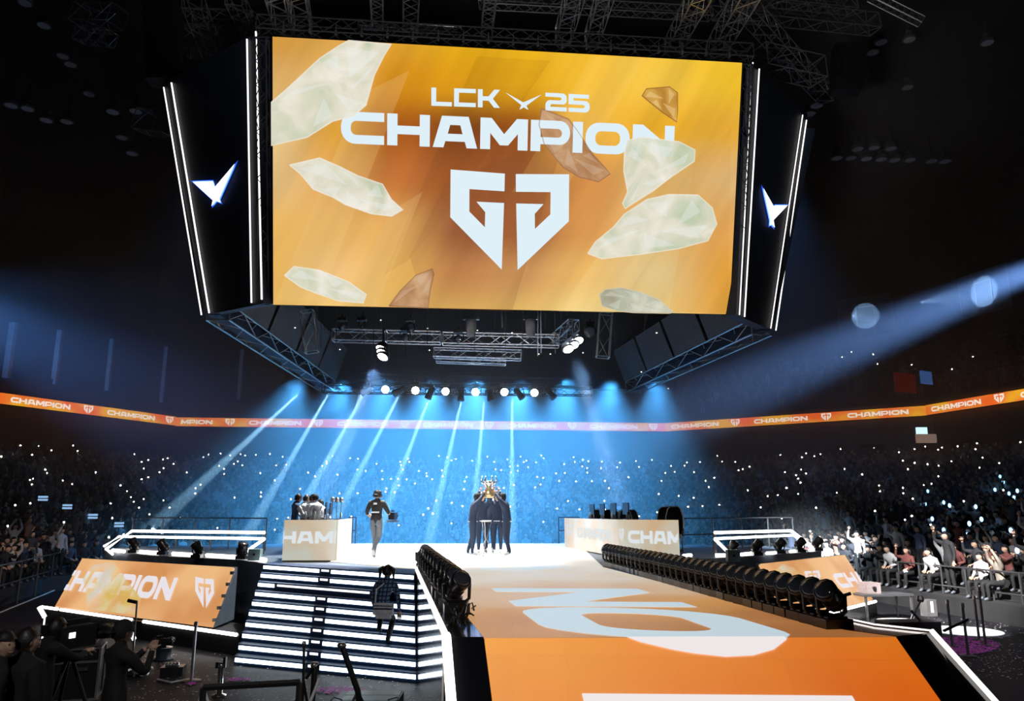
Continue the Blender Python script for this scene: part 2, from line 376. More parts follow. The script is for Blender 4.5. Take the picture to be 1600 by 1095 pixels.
# ------------------------------------------------------------------ ribbon boards
def ribbon_mat(name, seed):
    m = mat(name, (0.1, 0.05, 0.02), 0.5, em=(1, .3, .05), es=1.8, samp='NONE')
    tc = N(m, 'ShaderNodeTexCoord'); mp = N(m, 'ShaderNodeMapping'); n = N(m, 'ShaderNodeTexNoise'); r = N(m, 'ShaderNodeValToRGB')
    mp.inputs['Scale'].default_value = (.45, .45, .8); mp.inputs['Location'].default_value = (seed, 0, 0)
    n.inputs['Scale'].default_value = 1; n.inputs['Detail'].default_value = 1
    L(m, tc.outputs['Object'], mp.inputs['Vector']); L(m, mp.outputs['Vector'], n.inputs['Vector']); L(m, n.outputs['Fac'], r.inputs['Fac'])
    r.color_ramp.elements[0].position = .38; r.color_ramp.elements[0].color = (*sr(238, 100, 30), 1)
    r.color_ramp.elements[1].position = .62; r.color_ramp.elements[1].color = (*sr(240, 170, 35), 1)
    e = r.color_ramp.elements.new(.5); e.color = (*sr(238, 128, 50), 1)
    L(m, r.outputs['Color'], P(m).inputs['Emission Color']); return m
RIB = [((-14,621),(270,658),'left-hand corner',3.0),((276,659.5),(1038,668),'far end behind the stage',9.0),((1041,668),(1448,642),'right-hand corner',14.0),((1452,641),(1640,611),'right edge of the arena',20.0)]
for (a, b, where, sd) in RIB:
    A = at_z(*a, 10.3); B = at_z(*b, 10.3); d = (B-A); W = d.length; d.normalize(); n = Vector((d.y, -d.x, 0))
    if n.y > 0: n = -n
    t = thing('ribbon_display', 'long orange ribbon screen reading CHAMPION over and over, on the ' + where, 'display board', (0,0,0))
    up = Vector((0, 0, .78)); O = A-up/2+n*.3
    MB().slab([O, O+d*W, O+d*W+up, O+up], n, .16).build('screen', ribbon_mat('ribbon_orange', sd), t)
    mb = MB(); 
    for s in (-1, 1):
        c = O+up/2+up*(s*.5)+d*W/2
        mb.box(c-n*.08, (W, .2, .05), math.atan2(d.y, d.x))
    mb.build('frame', M['black'], t)
    mb = MB(); step = 7.3; x = {3.0:1.1, 9.0:-1.3, 14.0:.6, 20.0:.5}[sd]
    def cut(polys, Wd, X0, w, h, z):
        for poly, holes in polys:
            xs = [p[0] for p in poly]
            if X0+min(xs)/Wd*w < 0.02 or X0+max(xs)/Wd*w > W-.02: continue
            add_polys(mb, [(poly, holes)], Wd, O+d*X0+Vector((0,0,z)), d*w, Vector((0,0,h)), n, .012)
    while x < W:
        p, Wd = text_polys('CHAMPION', .1); cut(p, Wd, x, 4.3, .36, .21)
        p, Wd = text_polys('*'); cut(p, Wd, x+5.35, .75, .6, .09)
        x += step
    mb.build('lettering', M['ribbon_w'], t)

# ------------------------------------------------------------------ hanging scoreboard
def quad3(TL, TR, BR, BL, w):
    r = [ray(*TL), ray(*TR), ray(*BR), ray(*BL)]
    s = np.linalg.solve(np.array([list(r[0]), list(-r[1]), list(r[2])]).T, np.array(list(r[3]))*w)
    return [EYE+r[i]*float(s[i]) for i in range(3)]+[EYE+r[3]*w]
SB = thing('hanging_scoreboard', 'huge hanging scoreboard over the stage with an orange champion screen and black side panels', 'scoreboard', (0, 28, 8.6))
def sb(mbx, name, m, parent=None, **k):
    o = mbx.build(name, m, parent or SB, **k)
    if parent is None: o.matrix_parent_inverse = Matrix.Translation((0, -28, -8.6))
    return o
TL, TR, BR, BL = quad3((423,57),(1157,98),(1140,491),(427,476), 22)
sx = (TR-TL); sy = (TL-BL); SW, SH = sx.length, sy.length; sx.normalize(); sy = (sy-sx*sy.dot(sx)).normalized(); sn = sx.cross(sy)
if sn.dot(EYE-BL) < 0: sn = -sn
def scr(x, y):   # pixel to screen plane
    return at_P(x, y, BL, sn)
# screen picture: a colour grid under diagonal light streaks
GX = [423, 520, 620, 720, 820, 920, 1020, 1140]; GY = [57, 130, 200, 280, 360, 430, 491]
GC = [[(212,152,60),(215,160,75),(222,160,45),(226,168,20),(232,178,25),(236,184,45),(238,190,60),(240,196,45)],
      [(222,175,105),(220,170,90),(212,140,20),(222,155,20),(226,165,22),(238,185,50),(238,192,70),(240,190,45)],
      [(225,190,130),(212,154,55),(172,90,20),(126,66,22),(150,78,20),(235,180,70),(232,172,40),(228,170,55)],
      [(222,185,125),(222,165,90),(192,112,52),(156,86,40),(152,88,45),(210,140,72),(222,175,100),(220,180,120)],
      [(226,178,95),(232,180,100),(225,170,95),(156,92,56),(162,94,52),(215,150,80),(225,180,110),(226,166,90)],
      [(228,178,92),(238,192,125),(230,180,95),(205,140,85),(212,155,95),(228,180,100),(228,200,140),(218,155,60)],
      [(230,185,100),(236,195,115),(228,182,100),(225,180,100),(228,185,105),(235,205,130),(230,195,125),(220,160,65)]]
def screen_mat():
    m = mat('champion_screen', (0.01,)*3, 0.6, em=(1, 1, 1), es=1.0, spec=0.0)
    a = N(m, 'ShaderNodeAttribute'); a.attribute_name = 'picture'
    uv = N(m, 'ShaderNodeUVMap'); mp = N(m, 'ShaderNodeMapping'); mp.vector_type = 'POINT'
    mp.inputs['Rotation'].default_value = (0, 0, math.radians(28)); 
    mp2 = N(m, 'ShaderNodeMapping'); mp2.inputs['Scale'].default_value = (1.1, .07, 1)
    n = N(m, 'ShaderNodeTexNoise'); n.inputs['Scale'].default_value = 1.0; n.inputs['Detail'].default_value = 2
    L(m, uv.outputs[0], mp.inputs[0]); L(m, mp.outputs[0], mp2.inputs[0]); L(m, mp2.outputs[0], n.inputs[0])
    r = N(m, 'ShaderNodeMapRange'); r.inputs[1].default_value = .32; r.inputs[2].default_value = .68; r.inputs[3].default_value = .88; r.inputs[4].default_value = 1.13
    L(m, n.outputs['Fac'], r.inputs[0])
    mx = N(m, 'ShaderNodeVectorMath', operation='SCALE'); L(m, a.outputs['Color'], mx.inputs[0]); L(m, r.outputs[0], mx.inputs['Scale'])
    L(m, mx.outputs[0], P(m).inputs['Emission Color']); return m
nx, ny = 42, 24; me = bpy.data.meshes.new('screen')
vs = [BL+sx*SW*i/nx+sy*SH*j/ny for j in range(ny+1) for i in range(nx+1)]
fs = [(j*(nx+1)+i, j*(nx+1)+i+1, (j+1)*(nx+1)+i+1, (j+1)*(nx+1)+i) for j in range(ny) for i in range(nx)]
me.from_pydata(vs, [], fs); me.materials.append(screen_mat())
def gridcol(p):
    x, y, _ = project(p)
    def seek(g, v):
        for i in range(len(g)-1):
            if v <= g[i+1] or i == len(g)-2: return i, min(1, max(0, (v-g[i])/(g[i+1]-g[i])))
    i, u = seek(GX, x); j, v = seek(GY, y)
    f = lambda t: t*t*(3-2*t); u, v = f(u), f(v)
    c = [sr(*GC[b][a]) for b, a in ((j,i),(j,i+1),(j+1,i),(j+1,i+1))]
    return [(c[0][k]*(1-u)+c[1][k]*u)*(1-v)+(c[2][k]*(1-u)+c[3][k]*u)*v for k in range(3)]
ca = me.color_attributes.new('picture', 'FLOAT_COLOR', 'POINT')
for i, p in enumerate(vs): ca.data[i].color = (*gridcol(p), 1)
ul = me.uv_layers.new(name='UVMap')
for lp in me.loops:
    v = vs[lp.vertex_index]-BL; ul.data[lp.index].uv = (v.dot(sx), v.dot(sy))
FS = link('front_screen', me, SB); FS.matrix_parent_inverse = Matrix.Translation((0, -28, -8.6))
sb(MB().slab([BL-sn*.01, BL+sx*SW-sn*.01, BL+sx*SW+sy*SH-sn*.01, BL+sy*SH-sn*.01], sn, .5), 'screen_housing', M['black'])
def on_screen(text, bl, br, tl, name, gap=.13, m=None):
    O, B, T = scr(*bl), scr(*br), scr(*tl)
    mb = MB(); put_text(mb, text, O, B-O, T-O, sn, .03, gap); return mb.build(name, m or M['letter'], FS)
on_screen('CHAMPION', (533,224), (1052,245), (533,174), 'champion_lettering', .1)
on_screen('LcK', (674,165.5), (781,169), (674,137), 'league_lettering', .12)
on_screen('25', (852,173), (921,176.5), (852,145), 'year_lettering', .12)
on_screen('^', (789,171), (846,173), (789,143), 'winged_emblem')
on_screen('*', (704,419), (887,424), (704,266), 'team_emblem')
# drifting glass shards shown on the screen
def shard_mat(name, c1, c2, c3, clear=.12, soft=False):
    m = mat(name, (0.01,)*3, 0.6, em=(1, 1, 1), es=1.0, samp='NONE', spec=0.0)
    tc = N(m, 'ShaderNodeTexCoord'); vo = N(m, 'ShaderNodeTexVoronoi'); vo.inputs['Scale'].default_value = .8; vo.feature = 'SMOOTH_F1'
    n = N(m, 'ShaderNodeTexNoise'); n.inputs['Scale'].default_value = 1.0; n.inputs['Detail'].default_value = 4; n.inputs['Distortion'].default_value = .8
    L(m, tc.outputs['Object'], n.inputs[0]); L(m, tc.outputs['Object'], vo.inputs[0])
    mx = N(m, 'ShaderNodeMath', operation='MULTIPLY_ADD'); L(m, vo.outputs['Color'], mx.inputs[0]); mx.inputs[1].default_value = .22; L(m, n.outputs['Fac'], mx.inputs[2])
    r = N(m, 'ShaderNodeValToRGB'); L(m, mx.outputs[0], r.inputs[0])
    r.color_ramp.elements[0].position = .42; r.color_ramp.elements[0].color = (*sr(*c1), 1)
    r.color_ramp.elements[1].position = .82; r.color_ramp.elements[1].color = (*sr(*c3), 1)
    e = r.color_ramp.elements.new(.6); e.color = (*sr(*c2), 1)
    L(m, r.outputs['Color'], P(m).inputs['Emission Color'])
    P(m).inputs['Alpha'].default_value = 1-clear
    if soft:
        n2 = N(m, 'ShaderNodeTexNoise'); n2.inputs['Scale'].default_value = 1.6; n2.inputs['Detail'].default_value = 4; L(m, tc.outputs['Object'], n2.inputs[0])
        mr = N(m, 'ShaderNodeMapRange'); mr.inputs[1].default_value = .36; mr.inputs[2].default_value = .6; mr.inputs[3].default_value = .1; mr.inputs[4].default_value = .9; L(m, n2.outputs['Fac'], mr.inputs[0]); L(m, mr.outputs[0], P(m).inputs['Alpha'])
    return m
PALE = shard_mat('pale_shard', (190,206,178), (220,221,202), (244,242,232), .08)
BRWN = shard_mat('brown_shard', (158,108,72), (184,140,104), (215,178,140))
GOLD = shard_mat('gold_shard', (170,115,45), (205,155,75), (235,195,110))
GREY = shard_mat('grey_shard', (150,150,135), (175,185,170), (215,215,200))
def flat_em(name, c, al):
    m = mat(name, (.01,)*3, .6, em=sr(*c), es=1.0, samp='NONE', spec=0.0); P(m).inputs['Alpha'].default_value = al; return m
SHRIM = {'pale_shard': flat_em('shard_rim_pale', (240,232,215), .5), 'brown_shard': flat_em('shard_rim_brown', (150,105,75), .5), 'gold_shard': flat_em('shard_rim_gold', (160,110,50), .7), 'grey_shard': flat_em('shard_rim_grey', (215,200,165), .5)}
SHFAC = {'pale_shard': flat_em('shard_facet_pale', (232,240,238), .32), 'brown_shard': flat_em('shard_facet_brown', (225,200,175), .25), 'gold_shard': flat_em('shard_facet_gold', (245,215,150), .35), 'grey_shard': flat_em('shard_facet_grey', (225,225,210), .3)}
SH_ = [('pale_shard', PALE, [(425,160),(448,140),(500,92),(530,72),(545,64),(612,70),(600,88),(585,118),(572,165),(552,182),(520,190),(480,215),(425,228)]),
      ('pale_shard', PALE, [(453,258),(500,247),(530,260),(560,275),(598,288),(612,312),(630,328),(612,338),(580,334),(540,320),(520,308),(490,296),(470,272)]),
      ('pale_shard', PALE, [(445,430),(460,416),(500,422),(545,440),(573,460),(568,473),(530,470),(495,458),(470,448)]),
      ('brown_shard', BRWN, [(608,478),(625,455),(650,430),(676,420),(678,428),(672,455),(669,481)]),
      ('brown_shard', BRWN, [(846,170),(862,176),(888,186),(902,205),(925,240),(945,262),(953,272),(935,284),(905,277),(880,262),(862,240),(850,225),(842,195)]),
      ('gold_shard', GOLD, [(1003,150),(1010,139),(1046,136),(1058,145),(1058,172),(1057,191),(1035,176),(1015,160)]),
      ('pale_shard', PALE, [(975,240),(980,220),(1000,215),(1060,222),(1085,235),(1084,252),(1050,275),(1020,298),(985,320),(976,326),(972,318),(980,300),(974,268)]),
      ('pale_shard', PALE, [(918,396),(930,378),(958,355),(975,335),(1010,312),(1045,304),(1090,305),(1112,325),(1119,350),(1105,376),(1060,388),(1000,397),(940,404)]),
      ('grey_shard', GREY, [(936,460),(945,452),(970,449),(1000,456),(1030,468),(1052,488),(1045,489),(990,488),(962,485),(940,478)])]
for nm, m, pts in SH_:
    mb = MB(); p3 = [scr(*p) for p in pts]
    lf = .018 if nm in ('brown_shard', 'gold_shard') else .045
    add_polys(mb, [([((p-BL).dot(sx), (p-BL).dot(sy)) for p in p3], [])], 1, BL, sx, sy, sn, lf)
    sh_ = mb.build(nm, m, FS)
    # paler facets and rim lines inside the shard
    c = sum(p3, Vector())/len(p3); rim = MB(); rim.tube([p+sn*(lf+.004) for p in p3+[p3[0]]], .022, 3, False); rim.build('bright_rim', SHRIM[nm], sh_)
    fc = MB(); k = len(p3); random.seed(k)
    for i in range(0, k-1, 2):
        a, b = lerp(c, p3[i], .86), lerp(c, p3[(i+1)%k], .8); d = lerp(c, p3[(i+2)%k], random.uniform(.1,.4)); fc.add([a+sn*(lf+.008), b+sn*(lf+.008), d+sn*(lf+.008)], [(0,1,2)])
    fc.build('facet', SHFAC[nm], sh_)
# slanting light and dark rays in the picture
for al, c, pts in ((.13,(120,62,20),[(745,88),(860,95),(700,330),(640,405),(600,430)]),(.20,(130,75,40),[(697,285),(884,210),(800,486),(665,482),(640,400)]),(.16,(250,205,110),[(925,88),(1010,92),(880,300),(800,300)]),
      (.20,(245,215,150),[(985,330),(1060,340),(960,488),(872,486)]),(.14,(250,215,140),[(560,150),(640,110),(500,470),(430,470)]),(.16,(245,205,135),[(610,330),(660,300),(590,478),(540,477)]),(.14,(210,140,40),[(1085,250),(1142,200),(1137,488),(1045,487)])):
    mb = MB(); p3 = [scr(*p) for p in pts]; add_polys(mb, [([((p-BL).dot(sx), (p-BL).dot(sy)) for p in p3], [])], 1, BL, sx, sy, sn, .008); mb.build('light_ray', flat_em('screen_ray', c, al), FS)
# thin truss frames above and beside the screen
def rail_frame(a, b, nrm, wd=.42):
    return truss_mb(a-nrm*.25, b-nrm*.25, wd, r=.022)
sb(rail_frame(TL+sy*.35-sx*.4, TR+sy*.35+sx*.4, sn), 'top_truss', M['soffit'])
for s, (p, q) in enumerate(((BL-sx*.28, TL-sx*.28), (BR+sx*.28, TR+sx*.28))):
    sb(rail_frame(p, q, sn+Vector((0,0,0)), .3), 'side_truss', M['soffit'])
mb = MB()
for i in range(19):
    p = TL+sx*(SW*(i+.5)/19)+sy*.2; mb.box(p, (.06,.1,.12)); mb.tube([p, p+sy*.25], .012, 4)
sb(mb, 'rigging_hook', M['steel'])
# chamfered wings with light lines and the lit emblem
ZB = 8.65
def wing(inT, outT, outB, inB, zt, lines, emb, side):
    q = [at_z(*outB, ZB), at_z(*inB, ZB)]
    a = q[1]; b = q[0]
    # plane through the lower edge and the inner top corner
    c = at_z(*inT, zt); n = (b-a).cross(c-a).normalized()
    if n.dot(EYE-a) < 0: n = -n
    f = lambda x, y: at_P(x, y, a, n)
    pts = [f(*inT), f(*outT), f(*outB), f(*inB)]
    o = sb(MB().slab(pts, n, .5), 'wing_panel', M['navy'])
    for (p0, p1, wd) in lines:
        A, B = f(*p0)+n*.05, f(*p1)+n*.05
        mb = MB().tube([A, B], wd, 5); mb.build('light_line', M['tube_dim'], o)
    mb = MB(); S = [f(*p) for p in emb]; c = sum(S, Vector())/len(S)
    for grow, m, lift in ((1.12, 'emblem_blue', .03), (1.0, 'emblem_white', .06)):
        e = MB(); ax = (f(emb[0][0]+10, emb[0][1])-f(*emb[0])).normalized(); ay = n.cross(ax)
        loops = [[((p-c).dot(ax)*grow, (p-c).dot(ay)*grow) for p in S]]
        add_polys(e, [(loops[0], [])], 1, c, ax, ay, n, lift); e.build('winged_emblem', M[m], o)
    return f, n, pts
LE = [(303.7,284.4),(335,283.5),(338,293),(369.5,256),(345,311),(347.5,317),(340.5,314),(333,322.5),(335,313)]
REm = [(1190,294),(1206.5,323),(1209,321),(1228,321),(1206,344),(1208,356),(1203,350),(1200,353),(1201,344)]
WL = wing((400,50),(254,130),(322,492),(412,474), 16.2, [((258,137),(317,492),.022),((270,130),(329,489),.026),((388,62),(395,473),.024),((402,50),(411,468),.026)], LE, 'left')
WR = wing((1168,96),(1262,178),(1207,516),(1150,492), 16.2, [((1174,98),(1153,492),.018),((1184,108),(1161,495),.022),((1252,180),(1202,513),.018),((1258,188),(1210,516),.022)], REm, 'right')
# lower ring: trusses, grey drapes and the dark inside of the far screen
RNG = [at_z(322,492,ZB), at_z(500,606,ZB), at_z(1000,608,ZB), at_z(1207,516,ZB)]
RL0, RL1, RR1, RR0 = RNG
for a, b in ((RL0, RL1), (RR0, RR1)):
    s = 1 if a is RL0 else -1
    ins = Vector((s*.75, 0, .35))
    sb(truss_mb(a+Vector((s*.35,0,.1)), b+Vector((s*.35,0,.1)), .7, h=.5, bay=1.3, r=.03), 'ring_truss', M['alu'])
    k = 4
    for i in range(k):
        p = lerp(a, b, i/k+.01)+ins; q = lerp(a, b, (i+1)/k-.01)+ins
        mb = MB(); mb.slab([p, q, q+Vector((s*.5,0,1.5)), p+Vector((s*.5,0,1.5))], Vector((-s,0,0)), .03); sb(mb, 'grey_drape', M['ringdrape'])
# outer side screens (backs of dark panels leaning out) and far screen
up = Vector((0, 0, 7.2))
sb(MB().slab([RL0, RL1, RL1+up+Vector((-2,2,0)), RL0+up+Vector((-2,0,0))], Vector((-1,0,0)), .4), 'side_panel', M['navy'])
sb(MB().slab([RR1, RR0, RR0+up+Vector((2,0,0)), RR1+up+Vector((2,2,0))], Vector((1,0,0)), .4), 'side_panel', M['navy'])
FB = [RL1, RR1]
sb(MB().slab([RL1, RR1, RR1+up+Vector((1,2,0)), RL1+up+Vector((-1,2,0))], Vector((0,-1,0)), .5), 'far_panel', M['navy'])
zc = ZB+5.2
sb(MB().prism([(RL0.x-.6, RL0.y+.5), (BL.x, BL.y+.9), (BR.x, BR.y+.9), (RR0.x+.6, RR0.y+.5), (RR1.x+.6, RR1.y+.6), (RL1.x-.6, RL1.y+.6)], zc, zc+.2), 'inner_drape', M['soffit'])
# ------------------------------------------------------------------ stage platform
LIPL, LIPR = at_z(757,997,D), at_z(1400,995.5,D)
OL, OR_ = at_z(697,997,D), at_z(1456,990,D)
STR, STL = at_z(650,889,D), at_z(412,878.5,D)
FARY = 31.2
deck = [OL, STR, STL, at_z(372,873,D), at_z(240,867,D), at_z(163,859,D), at_z(190,853,D), Vector((-8.6,FARY,D)), Vector((3.2,FARY,D)), Vector((9.5,29,D)), at_z(1283,860,D), at_z(1190,866,D), at_z(1142,869,D), at_z(1068,874,D), at_z(965,889,D), at_z(1317,969,D), OR_]
deck = [Vector((p.x, p.y, 0)) for p in deck]
ST = thing('stage', 'large black stage with a bright orange floor screen running towards the viewer', 'stage', (0, 16, 0))
def st(mbx, name, m, parent=None, **k):
    o = mbx.build(name, m, parent or ST, **k)
    if parent is None: o.matrix_parent_inverse = Matrix.Translation((0, -16, 0))
    return o
st(MB().prism(deck[::-1], 0.0, D-.02), 'platform', [M['deckgrey']])
# gloss black side wall towards the stairs
d_ = (STR-OL); d_.z = 0; nL = Vector((-d_.y, d_.x, 0)).normalized()
if nL.x > 0: nL = -nL
dn = Vector((0,0,-D))
st(MB().slab([OL+nL*.03, STR+nL*.03+d_.normalized()*.0, STR+nL*.03+dn, OL+nL*.03+dn], nL, .02), 'side_panel', M['gloss'])
# floor screen
def led_mat(name, near, far, y0, y1, es=1.0, noise=0.06, mid=None):
    m = mat(name, (0.35, 0.34, 0.33), 0.42, em=(1,1,1), es=es)
    g = N(m, 'ShaderNodeNewGeometry'); sp = N(m, 'ShaderNodeSeparateXYZ'); L(m, g.outputs['Position'], sp.inputs[0])
    ax = N(m, 'ShaderNodeMath', operation='MULTIPLY_ADD'); L(m, sp.outputs['X'], ax.inputs[0]); ax.inputs[1].default_value = -.55; L(m, sp.outputs['Y'], ax.inputs[2])
    r = N(m, 'ShaderNodeMapRange'); r.inputs[1].default_value = y0; r.inputs[2].default_value = y1; L(m, ax.outputs[0], r.inputs[0])
    n = N(m, 'ShaderNodeTexNoise'); n.inputs['Scale'].default_value = .6; n.inputs['Detail'].default_value = 2; L(m, g.outputs['Position'], n.inputs[0])
    ad = N(m, 'ShaderNodeMath', operation='MULTIPLY_ADD'); L(m, n.outputs['Fac'], ad.inputs[0]); ad.inputs[1].default_value = .5; L(m, r.outputs[0], ad.inputs[2])
    ad2 = N(m, 'ShaderNodeMath', operation='SUBTRACT'); L(m, ad.outputs[0], ad2.inputs[0]); ad2.inputs[1].default_value = .25
    cr = N(m, 'ShaderNodeValToRGB'); L(m, ad2.outputs[0], cr.inputs[0])
    cr.color_ramp.elements[0].color = (*near, 1); cr.color_ramp.elements[1].color = (*far, 1)
    if mid: e = cr.color_ramp.elements.new(.42); e.color = (*mid, 1)
    # module seams of the panels
    br = N(m, 'ShaderNodeTexBrick'); br.offset = 0; br.inputs['Scale'].default_value = 1.0; br.inputs['Brick Width'].default_value = .5; br.inputs['Row Height'].default_value = .5
    br.inputs['Mortar Size'].default_value = .004; br.inputs['Color1'].default_value = (1,1,1,1); br.inputs['Color2'].default_value = (1-noise,1-noise,1-noise,1); br.inputs['Mortar'].default_value = (.86,.86,.86,1)
    L(m, g.outputs['Position'], br.inputs['Vector'])
    mx = N(m, 'ShaderNodeVectorMath', operation='MULTIPLY'); L(m, cr.outputs[0], mx.inputs[0]); L(m, br.outputs['Color'], mx.inputs[1])
    L(m, mx.outputs[0], P(m).inputs['Emission Color']); return m
LF = led_mat('floor_screen_orange', sr(150,82,34), sr(222,214,200), 5.0, 15.0, 0.85, mid=sr(206,148,82))  # far end paled to white: stage-light washout put into the emission colour
LRM = led_mat('ramp_screen_orange', sr(208,76,10), sr(242,160,45), 4.6, 8.3, 1.0)
ledR = at_z(943,886.5,D); ledL = at_z(672,885,D)
floor_poly = [LIPL, LIPR, at_z(1320,985,D), ledR, at_z(909,855,D), Vector((2.6,FARY-.3,D)), Vector((-6.6,FARY-.3,D)), at_z(516,877,D), STR+Vector((.02,.12,0)), STR+Vector((.25,.12,0)), STR+Vector((.25,0,0))]
floor_poly = [Vector((p.x,p.y,0)) for p in floor_poly]
FL = st(MB().prism(floor_poly, D-.015, D+.006), 'floor_screen', LF)
RV = -ray(610,-133).normalized()          # down the ramp
RLEN = 1.62/(-RV.z)
xr = (LIPR-LIPL).normalized(); rn = xr.cross(-RV).normalized()
if rn.z < 0: rn = -rn
RM = st(MB().slab([LIPL+RV*RLEN, LIPR+RV*RLEN, LIPR, LIPL], rn, .05), 'ramp_screen', LRM)
st(MB().slab([OL+RV*RLEN, LIPL-xr*.005+RV*RLEN, LIPL-xr*.005, OL], rn, .06), 'ramp_border', M['gloss'])
st(MB().slab([LIPR+xr*.005+RV*RLEN, OR_+RV*RLEN+xr*.3, OR_, LIPR+xr*.005], rn, .06), 'ramp_border', M['gloss'])
q = MB(); # body under the ramp
for p in (1,): 
    a, b = OL-rn*.1, OR_-rn*.1
    q.add([a, b, b+RV*RLEN, a+RV*RLEN, (a.x,a.y,0), (b.x,b.y,0)], [(0,1,2,3),(0,3,4),(1,5,2),(4,5,1,0),(3,2,5,4)])
st(q, 'ramp_body', M['black'])
# border of the runway beyond the floor screen
st(MB().prism([(p.x,p.y) for p in (LIPR+Vector((.01,0,0)), OR_, at_z(1317,969,D), at_z(965,889,D), ledR+Vector((.02,0,0)), at_z(1320,985,D))], D-.018, D+.012), 'runway_border', M['gloss'])
st(MB().prism([(p.x,p.y) for p in (OL, LIPL-Vector((.01,0,0)), STR+Vector((.24,0,0)), STR)], D-.018, D+.012), 'runway_border', M['gloss'])
# white light tubes along the edges
def tube(pts, r, parent=None, m='tube', name='edge_light'): return st(MB().tube(pts, r, 6), name, M[m], parent)
z1 = Vector((0,0,.03))
tube([OL+z1, STR+z1], .028, m='tube_dim')
tube([OL+z1, OL+RV*RLEN+z1], .045)
tube([OR_+z1, OR_+RV*RLEN+xr*.3+z1], .024, m='tube_dim')
tube([at_z(1317,969,D)+z1, at_z(1366,980,D)+z1, OR_+z1], .009, m='tube_dim')
for a, b in (((415,879.5),(390,877)),((367,875),(323,872)),((302,871.5),(270,869.5)),((246,868.5),(215,866)),((194,866),(176,864))):
    tube([at_z(a[0],a[1]-3,D)+z1, at_z(b[0],b[1]-3,D)+z1], .05)
for a, b in (((1080,869),(1068,870)),((1135,869),(1118,869)),((1175,866),(1158,868)),((1212,865),(1198,866)),((1245,862),(1235,863)),((1272,860),(1265,861))):
    tube([at_z(*a,D)+z1, at_z(*b,D)+z1], .045)
for bl, br, tl, where in (((1075,948.5),(994,922),(812,949), 'N'), ((1180,1045),(1190,952),(806,1000), 'O')):
    pass
def floor_text(ch, s0, s1, t0, t1, shear, name, mm=None):
    # ch lies on the unfolded runway: s along RD from the lip, t across from the lip's left screen corner
    g = MB(); polys, Wd = text_polys(ch)
    x0 = LIPL+Vector((0,0,0))
    bm = bmesh.new()
    add_polys(g, polys, Wd, x0+RD*s0+RP*t1, RD*(s1-s0), -RP*(t1-t0)+RD*shear, Vector((0,0,1)), .012)
    me = g.mesh('tmp', M['letter_floor']); bm.from_mesh(me)
    lipn = Vector((-xr.y, xr.x, 0)).normalized()
    if lipn.y < 0: lipn = -lipn
    bmesh.ops.bisect_plane(bm, geom=bm.verts[:]+bm.edges[:]+bm.faces[:], plane_co=LIPL, plane_no=lipn, dist=1e-5)
    hor = Vector((RV.x, RV.y, 0)); 
    for v in bm.verts:
        e = (v.co-LIPL).dot(lipn)
        if e < -1e-4:
            # travel back along the runway direction to the lip, then down the ramp
            k = e/(RD.dot(lipn)); base = v.co-RD*k
            v.co = base+RV*(-k)+rn*.0
    for f in bm.faces: 
        c = f.calc_center_median(); f.material_index = 1 if c.z < D-.001 else 0; f.normal_update()
        if f.normal.z < 0: f.normal_flip()
    me2 = bpy.data.meshes.new(name); bm.to_mesh(me2); bm.free(); me2.materials.append(mm or M['letter_floor']); me2.materials.append(M['letter_ramp'])
    o = link(name, me2, ST); o.matrix_parent_inverse = Matrix.Translation((0, -16, 0)); return o
# N, O and the top of the next letter, reading away from the viewer, and a white shield farther on
floor_text('N', 1.95, 4.35, .68, 2.90, .45, 'floor_letter_n')
floor_text('O', -.85, 1.62, .66, 2.96, .85, 'floor_letter_o')
floor_text('I', -1.9, -1.08, .78, 3.12, .36, 'floor_letter_i')
floor_text('*', 8.3, 10.9, 1.0, 3.1, .5, 'floor_emblem')


# ------------------------------------------------------------------ stairs
SS = thing('stage_stairs', 'wide black stage stairs with ten glowing white step edges', 'stairs', (STL.x, STL.y-2, 0))
L0, L9 = at_z(411,883,D-.03), at_z(366,1027,D-.03-9*.165)
R0, R9 = at_z(648,899,D-.03), at_z(652,1054,D-.03-9*.165)
SSI = Matrix.Translation(-SS.location)
for i in range(10):
    zt = D-i*.165-.004; l, r = lerp(L0, L9, i/9), lerp(R0, R9, i/9); d = (r-l).normalized(); d.z = 0; d.normalize()
    lb, rb = (lerp(L0, L9, (i-1)/9), lerp(R0, R9, (i-1)/9)) if i else (STL+Vector((.1,.1,0)), STR+Vector((.0,.1,0)))
    s = MB().hexa([(l.x,l.y,0),(r.x,r.y,0),(rb.x,rb.y,0),(lb.x,lb.y,0),(l.x,l.y,zt),(r.x,r.y,zt),(rb.x,rb.y,zt),(lb.x,lb.y,zt)]).build('step', M['tread'], SS); s.matrix_parent_inverse = SSI
    n = Vector((d.y, -d.x, 0)); n = n if n.y < 0 else -n
    W = (Vector((r.x,r.y,0))-Vector((l.x,l.y,0))).length
    lit = [(.0,.42,1),(.425,.485,0),(.49,1.0,1)] if i != 2 else [(0,.13,1),(.14,.75,0),(.9,1,1)]
    for (u0, u1, on) in lit:
        a = Vector((l.x,l.y,zt))+d*(W*u0+.03); b = Vector((l.x,l.y,zt))+d*(W*u1-.03)
        m = MB(); h = .07 if on else .04
        m.slab([a+n*.012+Vector((0,0,-.03)), a+n*.012+Vector((0,0,-.03-h)), b+n*.012+Vector((0,0,-.03-h)), b+n*.012+Vector((0,0,-.03))], n, .02)
        m.build('step_light', M['stairled'] if on else M['tube_dim'], s)

